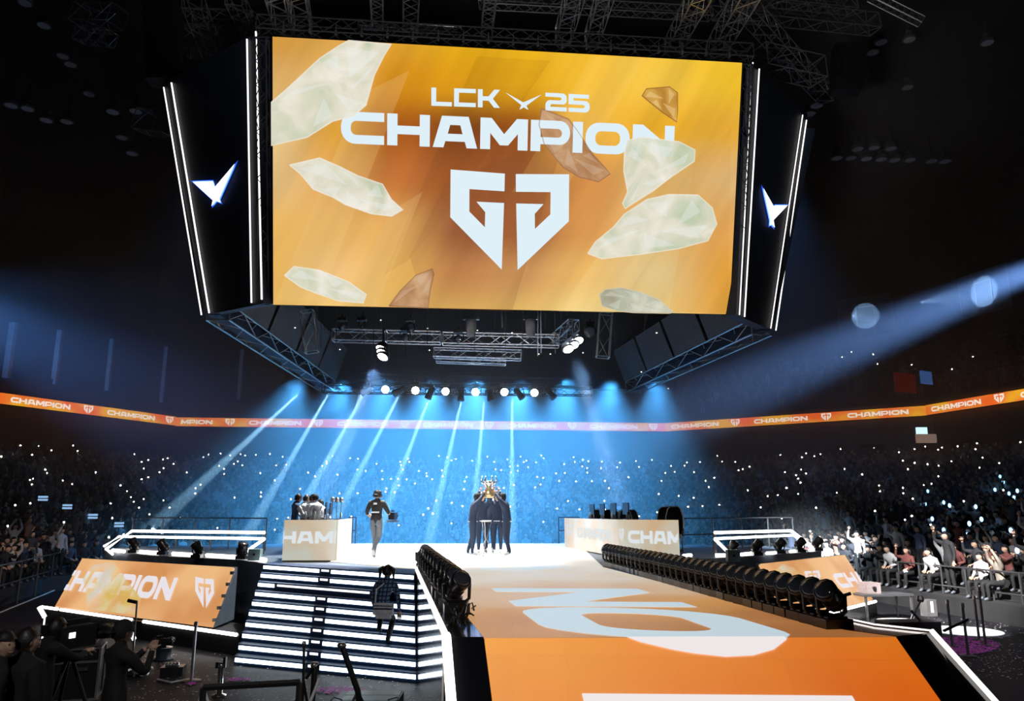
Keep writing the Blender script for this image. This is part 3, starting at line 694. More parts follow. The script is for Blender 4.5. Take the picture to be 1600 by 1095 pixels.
# ------------------------------------------------------------------ tilted screens on the wings
def wedge(name, label, tl, tr, br, bl, zb, zt, texts, ledge_px, shard, dim=1.0, flip=1):
    B0, B1, T1, T0 = at_z(*bl, zb), at_z(*br, zb), at_z(*tr, zt), at_z(*tl, zt)
    X = B1-B0; Y = ((T0-B0)+(T1-B1))/2
    T0, T1 = B0+Y, B1+Y
    n = X.cross(Y).normalized(); n = n if n.dot(EYE-B0) > 0 else -n
    t = thing(name, label, 'screen', ((B0+B1)/2)[:], 0); inv = Matrix.Translation(-t.location)
    m = mat('tilted_screen_orange', (0.05,)*3, .4, em=(1,1,1), es=1.0)
    g = N(m, 'ShaderNodeTexCoord'); no = N(m, 'ShaderNodeTexNoise'); no.inputs['Scale'].default_value = .5; L(m, g.outputs['Object'], no.inputs[0])
    cr = N(m, 'ShaderNodeValToRGB'); cr.color_ramp.elements[0].position = .4; cr.color_ramp.elements[1].position = .62
    cr.color_ramp.elements[0].color = (*sr(212,146,88), 1); cr.color_ramp.elements[1].color = (*sr(236,184,128), 1)
    L(m, no.outputs['Fac'], cr.inputs[0]); L(m, cr.outputs[0], P(m).inputs['Emission Color'])
    s = MB().slab([B0, B1, T1, T0], n, .06).build('screen', m, t); s.matrix_parent_inverse = inv
    f = lambda x, y: at_P(x, y, B0, n)
    for (txt, a, b, c) in texts:
        O = f(*a); mb = MB(); put_text(mb, txt, O, f(*b)-O, f(*c)-O, n, .02, .1)
        eX0 = n.cross(Y).normalized(); eX0 = eX0 if eX0.dot(X) < 0 else -eX0; mb = clipped(mb, [(B0, eX0), (B1, -eX0)]); mb.build('lettering' if txt[0] != '*' else 'team_emblem', M['letter_warm'], s)
    mb = MB(); p3 = [f(*p) for p in shard]; x_ = X.normalized(); y_ = n.cross(x_)
    add_polys(mb, [([((p-B0).dot(x_), (p-B0).dot(y_)) for p in p3], [])], 1, B0, x_, y_, n, .032); mb.build('smoky_shard', SMOKE, s)
    # black body behind and below
    bk = -Vector((n.x, n.y, 0)).normalized()*.12
    mb = MB(); k = n*-.07
    body = [B0+k, B1+k, T1+k, T0+k]; back0 = Vector((T0.x+bk.x, T0.y+bk.y, zb)); back1 = Vector((T1.x+bk.x, T1.y+bk.y, zb)); tb0 = Vector((back0.x, back0.y, zt)); tb1 = Vector((back1.x, back1.y, zt))
    mb.add([body[0], body[1], body[2], body[3], back0, back1, tb0, tb1], [(0,1,2,3),(3,2,7,6),(6,7,5,4),(0,4,5,1),(1,5,7,2),(0,3,6,4)])
    o = mb.build('housing', M['deckgrey'], t); o.matrix_parent_inverse = inv
    for i in range(5):
        p = lerp(B1, T1, (i+.5)/5)+X.normalized()*.03; o = MB().box(p, (.07,.07,.07)).build('clamp', M['steel'], t); o.matrix_parent_inverse = inv
    # low ledge with a white light line
    E = [at_z(x, y, zb-.06) for x, y in ledge_px]
    led = thing('stage_ledge', 'low black ledge with a white light line under the tilted screen on the '+('left' if flip > 0 else 'right'), 'ledge', ((E[0]+E[1])/2*1.0)[:2]+(0,))
    li = Matrix.Translation(-led.location)
    back = [Vector((p.x, p.y, 0)) for p in (back1+(X.normalized()*.5), back0-(X.normalized()*.3))]
    poly = [Vector((p.x,p.y,0)) for p in E]+back
    o = MB().prism([(p.x,p.y) for p in poly], 0, zb-.07).build('body', M['deckblack'], led); o.matrix_parent_inverse = li
    a, b = E[0], E[1]
    for u0, u1 in ((0,.1),(.12,.52),(.58,.99)):
        o = MB().tube([lerp(a,b,u0)+Vector((0,-.01,-.0)), lerp(a,b,u1)+Vector((0,-.01,0))], .038, 6).build('edge_light', M['tube'], led); o.matrix_parent_inverse = li
    return t, f, n, X, Y, B0
SMOKE = shard_mat('smoky_shard', (214,184,98), (218,202,150), (206,204,212), 0, True)
wedge('tilted_screen', 'wide tilted orange screen reading CHAMPION with a white shield, left of the stairs', (121,873),(370,885),(330,978),(86,947), .46, 1.6,
      [('CHAMPION', (86,920.5),(266,939),(102,890)), ('*', (306,948),(336,953),(306,902))], [(66,948),(374,992)],
      [(130,902),(145,885),(176,878),(192,897),(205,915),(222,935),(215,962),(180,958),(135,952),(137,930)])
wedge('tilted_screen', 'tilted orange screen reading CHAM, half hidden behind the black moving lights on the right', (1183,880),(1325,867),(1364,936),(1232,968), .46, 1.6,
      [('*', (1262,914),(1285,912),(1256,893)), ('CHAMPION', (1313,920),(1421,906),(1298,897))], [(1238,972),(1369,939)],
      [(1208,894),(1222,882),(1240,889),(1258,905),(1270,915),(1300,938),(1308,945),(1290,950),(1250,925)], flip=-1)

# ------------------------------------------------------------------ player counters
def counter(label, a, b, c, texts, zt=.98):
    # a: outer front corner, b: inner front corner, c: inner far corner
    t = thing('player_counter', label, 'counter', ((a+b+c)/3)[:2]+(D,)); inv = Matrix.Translation(-t.location)
    d = c+(a-b); top = D+zt
    mb = MB().prism([(p.x,p.y) for p in (a,b,c,d)], D, top); o = mb.build('body', M['case'], t); o.matrix_parent_inverse = inv
    ce = sum((a,b,c,d), Vector())/4
    m = mat('counter_screen', (0.25,)*3, .45, em=(1,1,1), es=1.0)
    g = N(m, 'ShaderNodeTexCoord'); no = N(m, 'ShaderNodeTexNoise'); no.inputs['Scale'].default_value = .9; L(m, g.outputs['Object'], no.inputs[0])
    cr = N(m, 'ShaderNodeValToRGB'); cr.color_ramp.elements[0].position = .38; cr.color_ramp.elements[1].position = .64
    cr.color_ramp.elements[0].color = (*sr(190,158,116), 1); cr.color_ramp.elements[1].color = (*sr(186,186,172), 1)
    L(m, no.outputs['Fac'], cr.inputs[0]); L(m, cr.outputs[0], P(m).inputs['Emission Color'])
    U0 = Vector((0,0,D)); res = []
    for p, q in ((a,b),(b,c)):
        p = Vector((p.x,p.y,D+.01)); q = Vector((q.x,q.y,D+.01)); x = (q-p).normalized(); n = Vector((x.y,-x.x,0))
        if n.dot(p-Vector((ce.x,ce.y,D))) < 0: n = -n
        s = MB().slab([p+n*.03, q+n*.03, q+n*.03+Vector((0,0,zt)), p+n*.03+Vector((0,0,zt))], n, .025).build('screen', m, t); s.matrix_parent_inverse = inv
        res.append((p+n*.03, q+n*.03, n, s))
    for (face, txt, u0, u1, v0, v1) in texts:
        p, q, n, s = res[face]
        if (q-p).cross(Vector((0,0,1))).dot(n) < 0: p, q = q, p
        X = q-p; mb = MB(); put_text(mb, txt, p+X*u0+Vector((0,0,v0)), X*(u1-u0), Vector((0,0,v1-v0)), n, .02, .1); mb = clipped(mb, [(p, -X.normalized()), (q, X.normalized())]); mb.build('lettering', M['letter_pod'], s)
    return t
pa, pb = at_z(441,876,D), at_z(524,876,D); pc = pb+RD*7.2
PLC = counter('pale glowing counter reading HAM with players in white behind it, left side of the stage', pa, pb, pc, [(0,'CHAMP',-.38,1.257,.41,.70)])
pa2, pb2 = at_z(1063,876,D), at_z(969,871,D); pc2 = pb2+RD*6.6
PRC = counter('pale glowing counter reading CHAMPION on its long side, right side of the stage', pa2, pb2, pc2, [(0,'CHAMP',.17,1.27,.38,.70),(0,'*',.01,.1,.4,.74),(1,'CHAMPION',.3,.9,.38,.7),(1,'*',.06,.22,.34,.76)])
# ------------------------------------------------------------------ moving lights
def moving_head(label, group=None, cat='stage light', name='moving_head_light'):
    t = thing(name, label, cat, (0,0,0), 0, group)
    MB().box((0,0,.05), (.30,.26,.10)).box((0,0,.105), (.22,.2,.03)).build('base', M['plastic'], t)
    y = MB()
    for s in (-1, 1): y.tube([(s*.09,0,.11),(s*.15,0,.16),(s*.155,0,.33)], .022, 6)
    y.tube([(-.1,0,.12),(.1,0,.12)], .025, 6); y.build('yoke', M['plastic'], t)
    return t
def head_mesh(direction, c=(0,0,.31), r=.12, ln=.3, lit=False):
    d = Vector(direction).normalized(); R = d.to_track_quat('Z', 'Y').to_matrix()
    a = MB().lathe([(.02,-ln*.55),(r*.62,-ln*.52),(r*.85,-ln*.35),(r*.8,-.02),(r*.92,ln*.15),(r,ln*.42),(r*.94,ln*.45)], 12, c, R)
    for k in range(5): a.lathe([(r*.88,-ln*.34+k*.022),(r*.95,-ln*.33+k*.022),(r*.88,-ln*.32+k*.022)], 12, c, R)
    b = MB().lathe([(r*.86,ln*.44),(r*.7,ln*.49),(.02,ln*.51)], 12, c, R)
    return a, b
def full_head(label, direction, group=None, lit=False, r=.12, ln=.3):
    t = moving_head(label, group); a, b = head_mesh(direction, r=r, ln=ln)
    h = a.build('lamp_head', M['plastic'], t, True); b.build('lens', M['lampon'] if lit else M['lens'], h, True)
    return t
# two rows of low moving lights on the runway edges
p0 = full_head('black moving light in the long row along the right edge of the runway', (-.75,-.5,.55), 'moving lights along the right runway edge', r=.125, ln=.34)
nR = 33; A = at_z(953,884,D); B = at_z(1302,981,D)
for i in range(nR):
    p = lerp(B, A, (i/(nR-1)))
    if i == 0: p0.location = p; p0.rotation_euler = (0,0,YAW); o = p0; o['label'] = 'nearest black moving light of the long row on the right runway edge'; o['group'] = 'moving lights along the right runway edge'
    else: o = dup(p0, p, YAW+random.uniform(-.08,.08), 'black moving light in the long row along the right edge of the runway')
    if i == nR-1: o['label'] = 'farthest black moving light of the long row on the right runway edge'
p1 = full_head('black moving light in the row on the left edge of the runway, above the stairs', (.35,-.8,.6), 'moving lights along the left runway edge', r=.125, ln=.36)
A = at_z(661,887,D); B = at_z(713,957,D)
for i in range(11):
    p = lerp(B, A, i/10)
    if i == 0: p1.location = p; p1.rotation_euler = (0,0,.15)
    else: dup(p1, p, .1+random.uniform(-.1,.1))
mb = MB()
random.seed(3)
for k in range(9):
    q = at_z(722,966,D)+Vector((random.uniform(-.08,.08), random.uniform(-.1,.35), .02)); pts = [q]
    for j in range(7): q = q+Vector((random.uniform(-.06,.06), random.uniform(-.08,.08), 0)); q.z = D+.02+abs(random.gauss(0,.06)); pts.append(q)
    mb.tube(pts, .009, 4)
mb.build('cable_tangle', M['plastic'], label='tangle of thin black cables beside the nearest light on the left runway edge', cat='cable')
# bigger moving lights on the wings
wl = [((304,872),(-.45,-.2,.8),'left wing, second from the stairs'),((374,874),(.3,-.3,.8),'left wing, beside the top of the stairs'),((250,867),(-.6,.1,.7),'left wing, third from the stairs'),((205,864),(-.6,.2,.6),'left wing, farthest from the stairs'),
      ((1148,870),(.55,-.1,.75),'right wing, next to the white control box'),((1186,868),(.7,.1,.6),'right wing, second from the counter'),((1222,865),(.7,.1,.6),'right wing, third from the counter'),((1254,863),(.7,.1,.6),'right wing, fourth from the counter'),((1281,861),(.7,0,.6),'right wing, outermost')]
for (px, dr, where) in wl:
    p = at_z(*px, D); t = full_head('large black moving light on the '+where, dr, 'moving lights on the stage wings', r=.16, ln=.4); t.location = p+Vector((0,.15,0)); t.scale = (.85,)*3
# small pale control boxes
for px, where in (((398,882), 'left'), ((1146,884), 'right')):
    p = at_z(*px, D-.1); t = thing('control_box', 'small pale blue-grey box with a round hole at the stage front, '+where+' side', 'box', (p.x,p.y-.05,D-.3))
    t.location = (p.x, p.y, D)
    MB().box((0,0,.14), (.3,.22,.28)).build('body', M['teal'], t)
    MB().lathe([(.03,0),(.03,.012)], 12, (0,-.115,.15), Matrix.Rotation(PI/2,3,'X')).build('socket', M['black'], t)

# ------------------------------------------------------------------ glowing tube frames on the wings
def at_list(pts): return [at_Y(x, y, Y) for x, y, Y in pts]
def gate(label, segs, loc):
    t = thing('glowing_gate', label, 'light frame', loc); inv = Matrix.Translation(-Vector(loc))
    for (pts, r) in segs:
        o = MB().tube(at_list(pts), r, 8).build('light_tube', M['tube'], t); o.matrix_parent_inverse = inv
    return t, inv
g1, i1 = gate('long angular frame of glowing white tubes over the left wing of the stage',
     [([(413,832,23),(206,829.5,28),(166,857.5,25.2)],.045),([(413,841.5,22.5),(186,838,27.5),(163,853,25.3)],.038),([(413,842,22.5),(384,862,21.2)],.04),([(166,857.5,25.2),(176,866,24.6)],.035)], tuple(at_z(300,862,D)))
g2, i2 = gate('long angular frame of glowing white tubes over the right wing of the stage',
     [([(1117,832,22),(1236,829,26),(1276,858,25)],.042),([(1117,841.5,21.5),(1240,836,25.5),(1273,859,24.8)],.036),([(1117,842,21.5),(1142,867,21)],.04)], tuple(at_z(1200,862,D)))
for (x, y, Y, t, inv) in ((413,836,22.9,g1,i1),(330,836,25.2,g1,i1),(276,835,26.5,g1,i1),(1117,836,21.9,g2,i2),(1180,834,24,g2,i2)):
    a = at_Y(x, y, Y); b = Vector((a.x,a.y,D)); o = MB().tube([b,a], .03, 5).build('post', M['rail'], t); o.matrix_parent_inverse = inv
for (a, b, Y0, Y1, where, h) in (((205,842),(415,842),28.5,25,'back of the left wing',1.0),((1066,842),(1240,838),24.5,28.5,'back of the right wing',1.0),((873,826),(905,826),30.6,30.6,'far edge of the stage, beside the right counter',1.0),((545,824),(556,824),30.6,30.6,'far edge of the stage, beside the left counter',1.0)):
    p = at_Y(*a, Y0); q = at_Y(*b, Y1); p.z = q.z = D; mb = MB(); L_ = (q-p).length; k = max(2, int(L_/1.4))
    for zz in (.5, 1.0): mb.tube([p+Vector((0,0,zz)), q+Vector((0,0,zz))], .022, 5)
    for i in range(k+1): r = lerp(p,q,i/k); mb.tube([r, r+Vector((0,0,1.0))], .022, 5)
    mb.build('guard_rail', M['rail'], label='thin dark guard rail along the '+where, cat='railing')

# ------------------------------------------------------------------ rig inside and above the scoreboard
def px_truss(a, b, Ya, Yb, label, w=.4, **k): return add_truss(at_Y(*a, Ya), at_Y(*b, Yb), label, w, **k)
px_truss((521,524),(601,526),29,29,'upper silver truss under the scoreboard, left piece',.5,h=.42)
px_truss((604,526),(688,528),29,29,'upper silver truss under the scoreboard, middle piece',.5,h=.42)
px_truss((692,529),(873,533),29,29,'upper silver truss under the scoreboard, long right piece',.5,h=.42)
px_truss((870,530),(897,507),29,27,'short slanting truss at the right end of the upper silver truss',.4,r=.02)
px_truss((678,551),(814,555),31,31,'lower silver truss hanging in the middle under the scoreboard',.5,h=.36)
px_truss((682,562),(790,566),32,32,'lowest short silver truss in the middle under the scoreboard',.4,h=.2)
px_truss((557,588),(668,592),35,35,'thin flat truss low under the scoreboard, left piece',.35,h=.3,r=.014,bay=2.2,m=M['soffit'])
px_truss((700,593),(878,596),35,35,'thin flat truss low under the scoreboard, right piece',.35,h=.3,r=.014,bay=2.2,m=M['soffit'])
px_truss((480,486),(487,550),27,27,'upright lattice tower hanging under the left end of the screen',.45,h=.4,bay=.8)
px_truss((947,490),(942,558),27,27,'upright lattice tower hanging under the right end of the screen',.45,h=.4,bay=.8)
px_truss((505,607),(925,611),34.5,34.5,'long black truss carrying the row of shining lamps',.45,h=.4,m=M['soffit'])
# row of shining lamps and dark heads
def hanging_head(label, p, direction, r, ln, lit, group=None):
    t = thing('hanging_stage_light', label, 'stage light', p, 0, group)
    MB().box((0,0,.30), (.34,.28,.12)).tube([(0,0,.36),(0,0,.5)], .03, 6).build('base', M['plastic'], t)
    y = MB().tube([(-.12,0,.25),(.12,0,.25)], .025, 6)
    for s in (-1, 1): y.tube([(s*.1,0,.26),(s*(r+.04),0,.2),(s*(r+.04),0,0)], .022, 6)
    y.build('yoke', M['plastic'], t)
    a, b = head_mesh(direction, (0,0,0), r, ln); h = a.build('lamp_head', M['plastic'], t, True); b.build('lens', M['lampon'] if lit else M['lens'], h, True)
    return t
lamps = [(602,608.5),(649,610),(696,611.5),(743,612.5),(788,612.5),(835,613.5)]
names = ['first','second','third','fourth','fifth','sixth']
for i, (x, y) in enumerate(lamps):
    p = at_Y(x, y, 34); hanging_head('shining round lamp under the scoreboard, %s of six from the left' % names[i], p, (EYE-p), .2, .3, True, 'six shining lamps under the scoreboard')
dark = [(573,613,(-.8,-.1,-.5)),(623,614,(-.8,-.1,-.45)),(672,617,(-.35,-.1,-.9)),(720,620,(0,-.1,-1)),(766,620,(.2,-.1,-1)),(811,618,(.5,-.1,-.7)),(860,618,(.6,-.1,-.7))]
nm = ['first','second','third','fourth','fifth','sixth','seventh']
for i, (x, y, dr) in enumerate(dark):
    hanging_head('dark unlit moving light between the shining lamps, %s of seven from the left' % nm[i], at_Y(x, y-3, 34.2), dr, .17, .62, False, 'dark moving lights in the lamp row')
def blinder(label, pts, Y, dr):
    c = at_Y(*pts[1], Y); t = thing('blinder_light', label, 'stage light', c); 
    R = Vector(dr).normalized().to_track_quat('Z','Y').to_matrix(); mb = MB()
    for (x, y) in pts: mb.lathe([(.2,-.2),(.24,0),(.22,.02)], 12, at_Y(x,y,Y)-c, R)
    h = mb.build('lamp_head', M['plastic'], t, True); 
    for (x, y) in pts: MB().lathe([(.2,.015),(.12,.05),(.02,.06)], 12, at_Y(x,y,Y)-c, R).build('lens', M['lampon'], h, True)
    MB().tube([(0,.1,.2),(0,.1,.9)], .04, 6).build('hanger', M['plastic'], t)
blinder('bright triple lamp pointing down-left under the left part of the scoreboard', [(596,545),(597,551),(598,557)], 26.5, (-.4,-.6,-1))
blinder('bright slanting row of lamps under the right part of the scoreboard', [(903,532),(896,539),(888,545)], 26.5, (.3,-.6,-1))
for (x, y, r, ln, dr, lab, m) in ((534,511,.12,.25,(.6,-1,.2),'small round lamp above the left end of the upper truss',1),(641,512,.2,.22,(0,-1,.1),'round grey lamp above the middle of the upper truss',0),
      (922,518,.24,.25,(0,-1,-.1),'round grey lamp beside the right lattice tower',0),(633,527,.15,.25,(0,-1,0),'black lamp inside the middle truss piece',0),(716,530,.15,.25,(0,-1,0),'black lamp inside the long truss, left end',0),
      (565,511,.07,.2,(.3,-1,.3),'tiny bright lamp above the left truss piece',1)):
    t = hanging_head(lab, at_Y(x, y, 28.4), dr, r, ln, False)
for (x, where) in ((736,'left'),(829,'right')):
    c = at_Y(x, 512, 28); t = thing('screen_projector', 'upright grey-brown lamp housing under the middle of the screen, the %s one of two' % where, 'stage light', c)
    MB().lathe([(.16,-.32),(.2,.15),(.2,.3),(.1,.34)], 12).build('body', M['drape'], t, True); MB().box((0,0,.36),(.6,.2,.1)).build('bracket', M['plastic'], t)
# hanging cables and chains
mb = MB(); random.seed(5)
for k in range(34):
    x = random.uniform(500, 960); y0 = 486; y1 = random.uniform(505, 560); Y = random.uniform(27,33); a = at_Y(x,y0,Y); b = at_Y(x+random.uniform(-1,1),y1,Y); mb.tube([a,b], .014, 4)
mb.build('chain_hoist_cables', M['soffit'], label='many thin dark cables and chains hanging inside the scoreboard ring', cat='cable', kind='stuff')
# small indicator lights
for k, (x, y, Y) in enumerate([(461,512,27),(595,500,30),(668,513,30),(746,516,30),(531,546,31),(600,546,31),(671,547,31),(1002,581,30),(1044,607,33),(1026,520,25),(911,551,31),(842,553,31),(860,553,31),(800,520,28)]):
    c = at_Y(x, y, Y); MB().lathe([(.015,-.02),(.035,0),(.015,.02)], 8).build('indicator_lamp', M['tube_dim'], label='tiny white indicator lamp in the rig under the scoreboard', cat='lamp', group='tiny indicator lamps in the rig', loc=c)

# ceiling trusses above
ct = [((1118,12),(1366,38),24,26,'long silver ceiling truss at the upper right corner of the scoreboard',.6,{}),
 ((1186,92),(1278,112),23.5,24.5,'short silver truss ending at the upper right wing',.8,{}),
 ((1290,150),(1120,-40),30,20,'slanting silver truss above the right part of the screen, outermost',.6,{}),
 ((1118,78),(1180,-30),23,18,'steep silver truss just above the right part of the screen',.55,{}),
 ((1050,74),(1100,-20),23,18,'steep silver truss above the right part of the screen, left of the steepest pair',.5,{}),
 ((925,60),(950,-20),22,19,'steep silver truss above the screen, right of centre',.45,{}),
 ((880,56),(902,-20),22,19,'steep silver truss above the middle of the screen, right one',.5,{}),
 ((760,50),(768,-20),22,19,'thin silver truss above the middle of the screen',.35,{}),
 ((641,48),(643,-20),22,19,'thin silver truss above the screen, left of centre',.45,{}),
 ((590,46),(588,-20),22,19,'narrow silver truss above the left half of the screen',.35,{}),
 ((474,44),(462,-20),21,18,'silver truss above the left end of the screen',.5,{}),
 ((444,42),(428,-20),21,18,'silver truss above the upper left screen corner',.5,{}),
 ((560,41),(720,53),23,23.5,'level silver truss right above the left half of the screen',.3,{}),
 ((750,2),(1110,22),22,24,'level silver truss crossing above the right half of the screen',.35,{}),
 ((290,66),(375,72),24,23,'lower silver truss at the top of the left wing panel',.8,{}),
 ((292,32),(400,38),24,23,'upper silver truss at the top of the left wing panel',.6,{}),
 ((300,0),(335,92),22,26,'slanting silver truss above the left wing panel',.6,{}),
 ((365,-5),(392,52),21,24,'slanting silver truss beside the upper left screen corner',.5,{}),
 ((124,24),(184,26),26,25,'short silver truss piece in the dark ceiling, upper of the two at the far left',.7,{}),
 ((126,55),(172,60),26,25,'short silver truss piece in the dark ceiling, lower of the two at the far left',.5,{}),
 ((224,190),(272,196),27,26,'short dim truss left of the left wing panel',.8,{}),
 ((1360,-6),(1440,34),27,27,'bent silver truss in the dark ceiling at the upper right',.3,{}),
 ((1200,-6),(1330,8),23,25,'silver truss at the top edge right of the screen',.5,{})]
for a, b, Ya, Yb, lab, wd, k in ct: px_truss(a, b, Ya, Yb, lab, wd, r=.02, **k)
# house lamps in the dark roof
hl = [(39,5),(68,40),(98,88),(110,101),(139,147),(176,175),(212,174),(190,215),(17,165),(43,170),(72,188),(104,190),(206,240),(1340,233),(1366,231),(1392,232),(1308,247),(1330,247),(1354,248),(1377,249),(1398,250),(1422,250),(1456,252),(1478,252),(1276,165),(1265,178),(1377,66),(1364,82),(1421,62),(1543,67),(1418,137)]
hm = [MB().lathe([(.34,0),(.30,.16),(.12,.3),(.05,.34)], 10).box((0,0,.42),(.3,.2,.2)).tube([(0,0,.5),(0,0,1.4)],.02,4), MB().lathe([(.27,-.01),(.05,-.02)], 10)]
a_, b_ = hm[0].mesh('housing', M['drape'], True), hm[1].mesh('diffuser', mat('unlit_diffuser', (.6,.62,.65), .4))
for k, (x, y) in enumerate(hl):
    p = at_z(x, y, 24.5 if y < 150 else 21); side = 'left' if x < 800 else 'right'
    t = thing('house_lamp', 'unlit round house lamp in the dark roof on the '+side, 'ceiling lamp', p, 0, 'house lamps in the roof, '+side)
    link('housing', a_, t); link('diffuser', b_, t)
for (x, y, where) in ((700,430,'x'),):
    pass
# line arrays
for (x, y0, y1, Y, where) in ((255,5,120,22,'left'),(1325,78,140,27,'right')):
    t = thing('speaker_array', 'hanging dark speaker array in the roof on the '+where, 'speaker', at_Y(x,(y0+y1)/2,Y)); inv = Matrix.Translation(-t.location)
    n = 7
    for i in range(n):
        c = at_Y(x+(i*i*.15 if x < 800 else -i*i*.1), y0+(y1-y0)*i/(n-1), Y); o = MB().box(c, (1.1,.6,(at_Y(x,y0,Y)-at_Y(x,y1,Y)).z/(n-1)*.94)).build('speaker_box', M['black'], t); o.matrix_parent_inverse = inv

# windows lit by two round pools of light high on the right
for (x, y, Y, k) in ((1352,494,58,1),(1537,456,54,2)):
    c = None
    for i in range(ns):
        a_, b_ = outset(i, 9.3), outset(i+1, 9.3); nn = Vector((b_.y-a_.y, -(b_.x-a_.x), 0)).normalized(); h_ = at_P(x, y, a_, nn); u_ = (h_-a_).dot(b_-a_)/(b_-a_).length_squared
        if 0 <= u_ <= 1 and h_.y > 5: c = h_; d = (b_-a_).normalized(); nn = nn if nn.dot(EYE-c) > 0 else -nn; break
    spot('window_spot', c+nn*7+Vector((0,0,-1.5)), c, 5000 if k == 1 else 8500, (.35,.6,1), math.degrees(2*math.atan((21 if k == 1 else 25)/FPX*(c.y)/7.1)), .12, .02)
    t = thing('window_%d' % k, ('dim' if k == 1 else 'bright')+'er window high on the right, lit by a round pool of blue light', 'window', c, math.atan2(d.y, d.x)); tag(t, kind='structure')
    MB().box((0,.06,0), (4.6,.05,3.6)).build('pane', M['glasswin'], t)
    mb = MB()
    for u in (-2.3,-.75,.75,2.3): mb.box((u,0,0), (.07,.1,3.6))
    for v in (-1.8,.9,1.8): mb.box((0,0,v), (4.6,.1,.07))
    mb.build('window_frame', M['whiteedge'], t)
# ------------------------------------------------------------------ people
SKIN = bumpy(mat('skin', (0.62, 0.40, 0.29), 0.5), 30, .02)
EYEM = mat('eye_dark', (0.02, 0.015, 0.012), 0.2)
HAIR = bumpy(mat('black_hair', (0.012, 0.010, 0.010), 0.45), 60, .3)
def cloth(name, c, r=.8): return bumpy(mat(name, c, r), 25, .25)
CL = {'navy': cloth('navy_cloth', (0.012,0.025,0.06)), 'black': cloth('black_cloth', (0.012,0.012,0.014)), 'white': cloth('white_cloth', (0.75,0.77,0.8)),
      'blue': cloth('blue_cloth', (0.03,0.07,0.14)), 'grey': cloth('grey_cloth', (0.12,0.14,0.17)), 'shoe': cloth('white_shoe', (0.6,0.62,0.65)), 'jeans': cloth('denim', (0.05,0.09,0.16))}
def check_mat():
    m = mat('checked_shirt', (0.05,0.1,0.2), .85); tc = N(m,'ShaderNodeTexCoord'); mp = N(m,'ShaderNodeMapping'); mp.inputs['Scale'].default_value = (1,0.0,1)
    b = N(m,'ShaderNodeTexBrick'); b.offset = 0; b.inputs['Scale'].default_value = 1; b.inputs['Brick Width'].default_value = .07; b.inputs['Row Height'].default_value = .07; b.inputs['Mortar Size'].default_value = .012
    b.inputs['Color1'].default_value = (.10,.20,.36,1); b.inputs['Color2'].default_value = (.14,.26,.42,1); b.inputs['Mortar'].default_value = (.01,.02,.06,1)
    cx = N(m,'ShaderNodeSeparateXYZ'); cb = N(m,'ShaderNodeCombineXYZ'); L(m, tc.outputs['Object'], cx.inputs[0]); L(m, cx.outputs['X'], cb.inputs['X']); L(m, cx.outputs['Z'], cb.inputs['Y'])
    L(m, cb.outputs[0], b.inputs['Vector']); L(m, b.outputs['Color'], P(m).inputs['Base Color']); return m
CL['check'] = check_mat()
# joints of a standing figure 1.75 m tall facing +y
BASE = dict(pelvis=(0,0,.96), waist=(0,0,1.10), chest=(0,.01,1.27), upper=(0,0,1.40), neck=(0,.01,1.50), head=(0,.03,1.62),
            shL=(-.175,0,1.41), shR=(.175,0,1.41), elL=(-.23,-.02,1.13), elR=(.23,-.02,1.13), wrL=(-.25,.06,.89), wrR=(.25,.06,.89),
            hipL=(-.09,0,.92), hipR=(.09,0,.92), knL=(-.10,.02,.50), knR=(.10,.02,.50), anL=(-.10,-.03,.09), anR=(.10,-.03,.09), toL=(-.12,.15,.035), toR=(.12,.15,.035))
RAD = dict(pelvis=.135, waist=.125, chest=.145, upper=.11, neck=.055, head=.05, shL=.075, shR=.075, elL=.048, elR=.048, wrL=.033, wrR=.033,
           hipL=.092, hipR=.092, knL=.065, knR=.065, anL=.045, anR=.045, toL=.035, toR=.035)
EDG = [('pelvis','waist','top'),('waist','chest','top'),('chest','upper','top'),('upper','neck','top'),('neck','head','skin'),
       ('upper','shL','top'),('upper','shR','top'),('shL','elL','sleeve'),('shR','elR','sleeve'),('elL','wrL','fore'),('elR','wrR','fore'),
       ('pelvis','hipL','legs'),('pelvis','hipR','legs'),('hipL','knL','legs'),('hipR','knR','legs'),('knL','anL','legs'),('knR','anR','legs'),('anL','toL','shoe'),('anR','toR','shoe')]
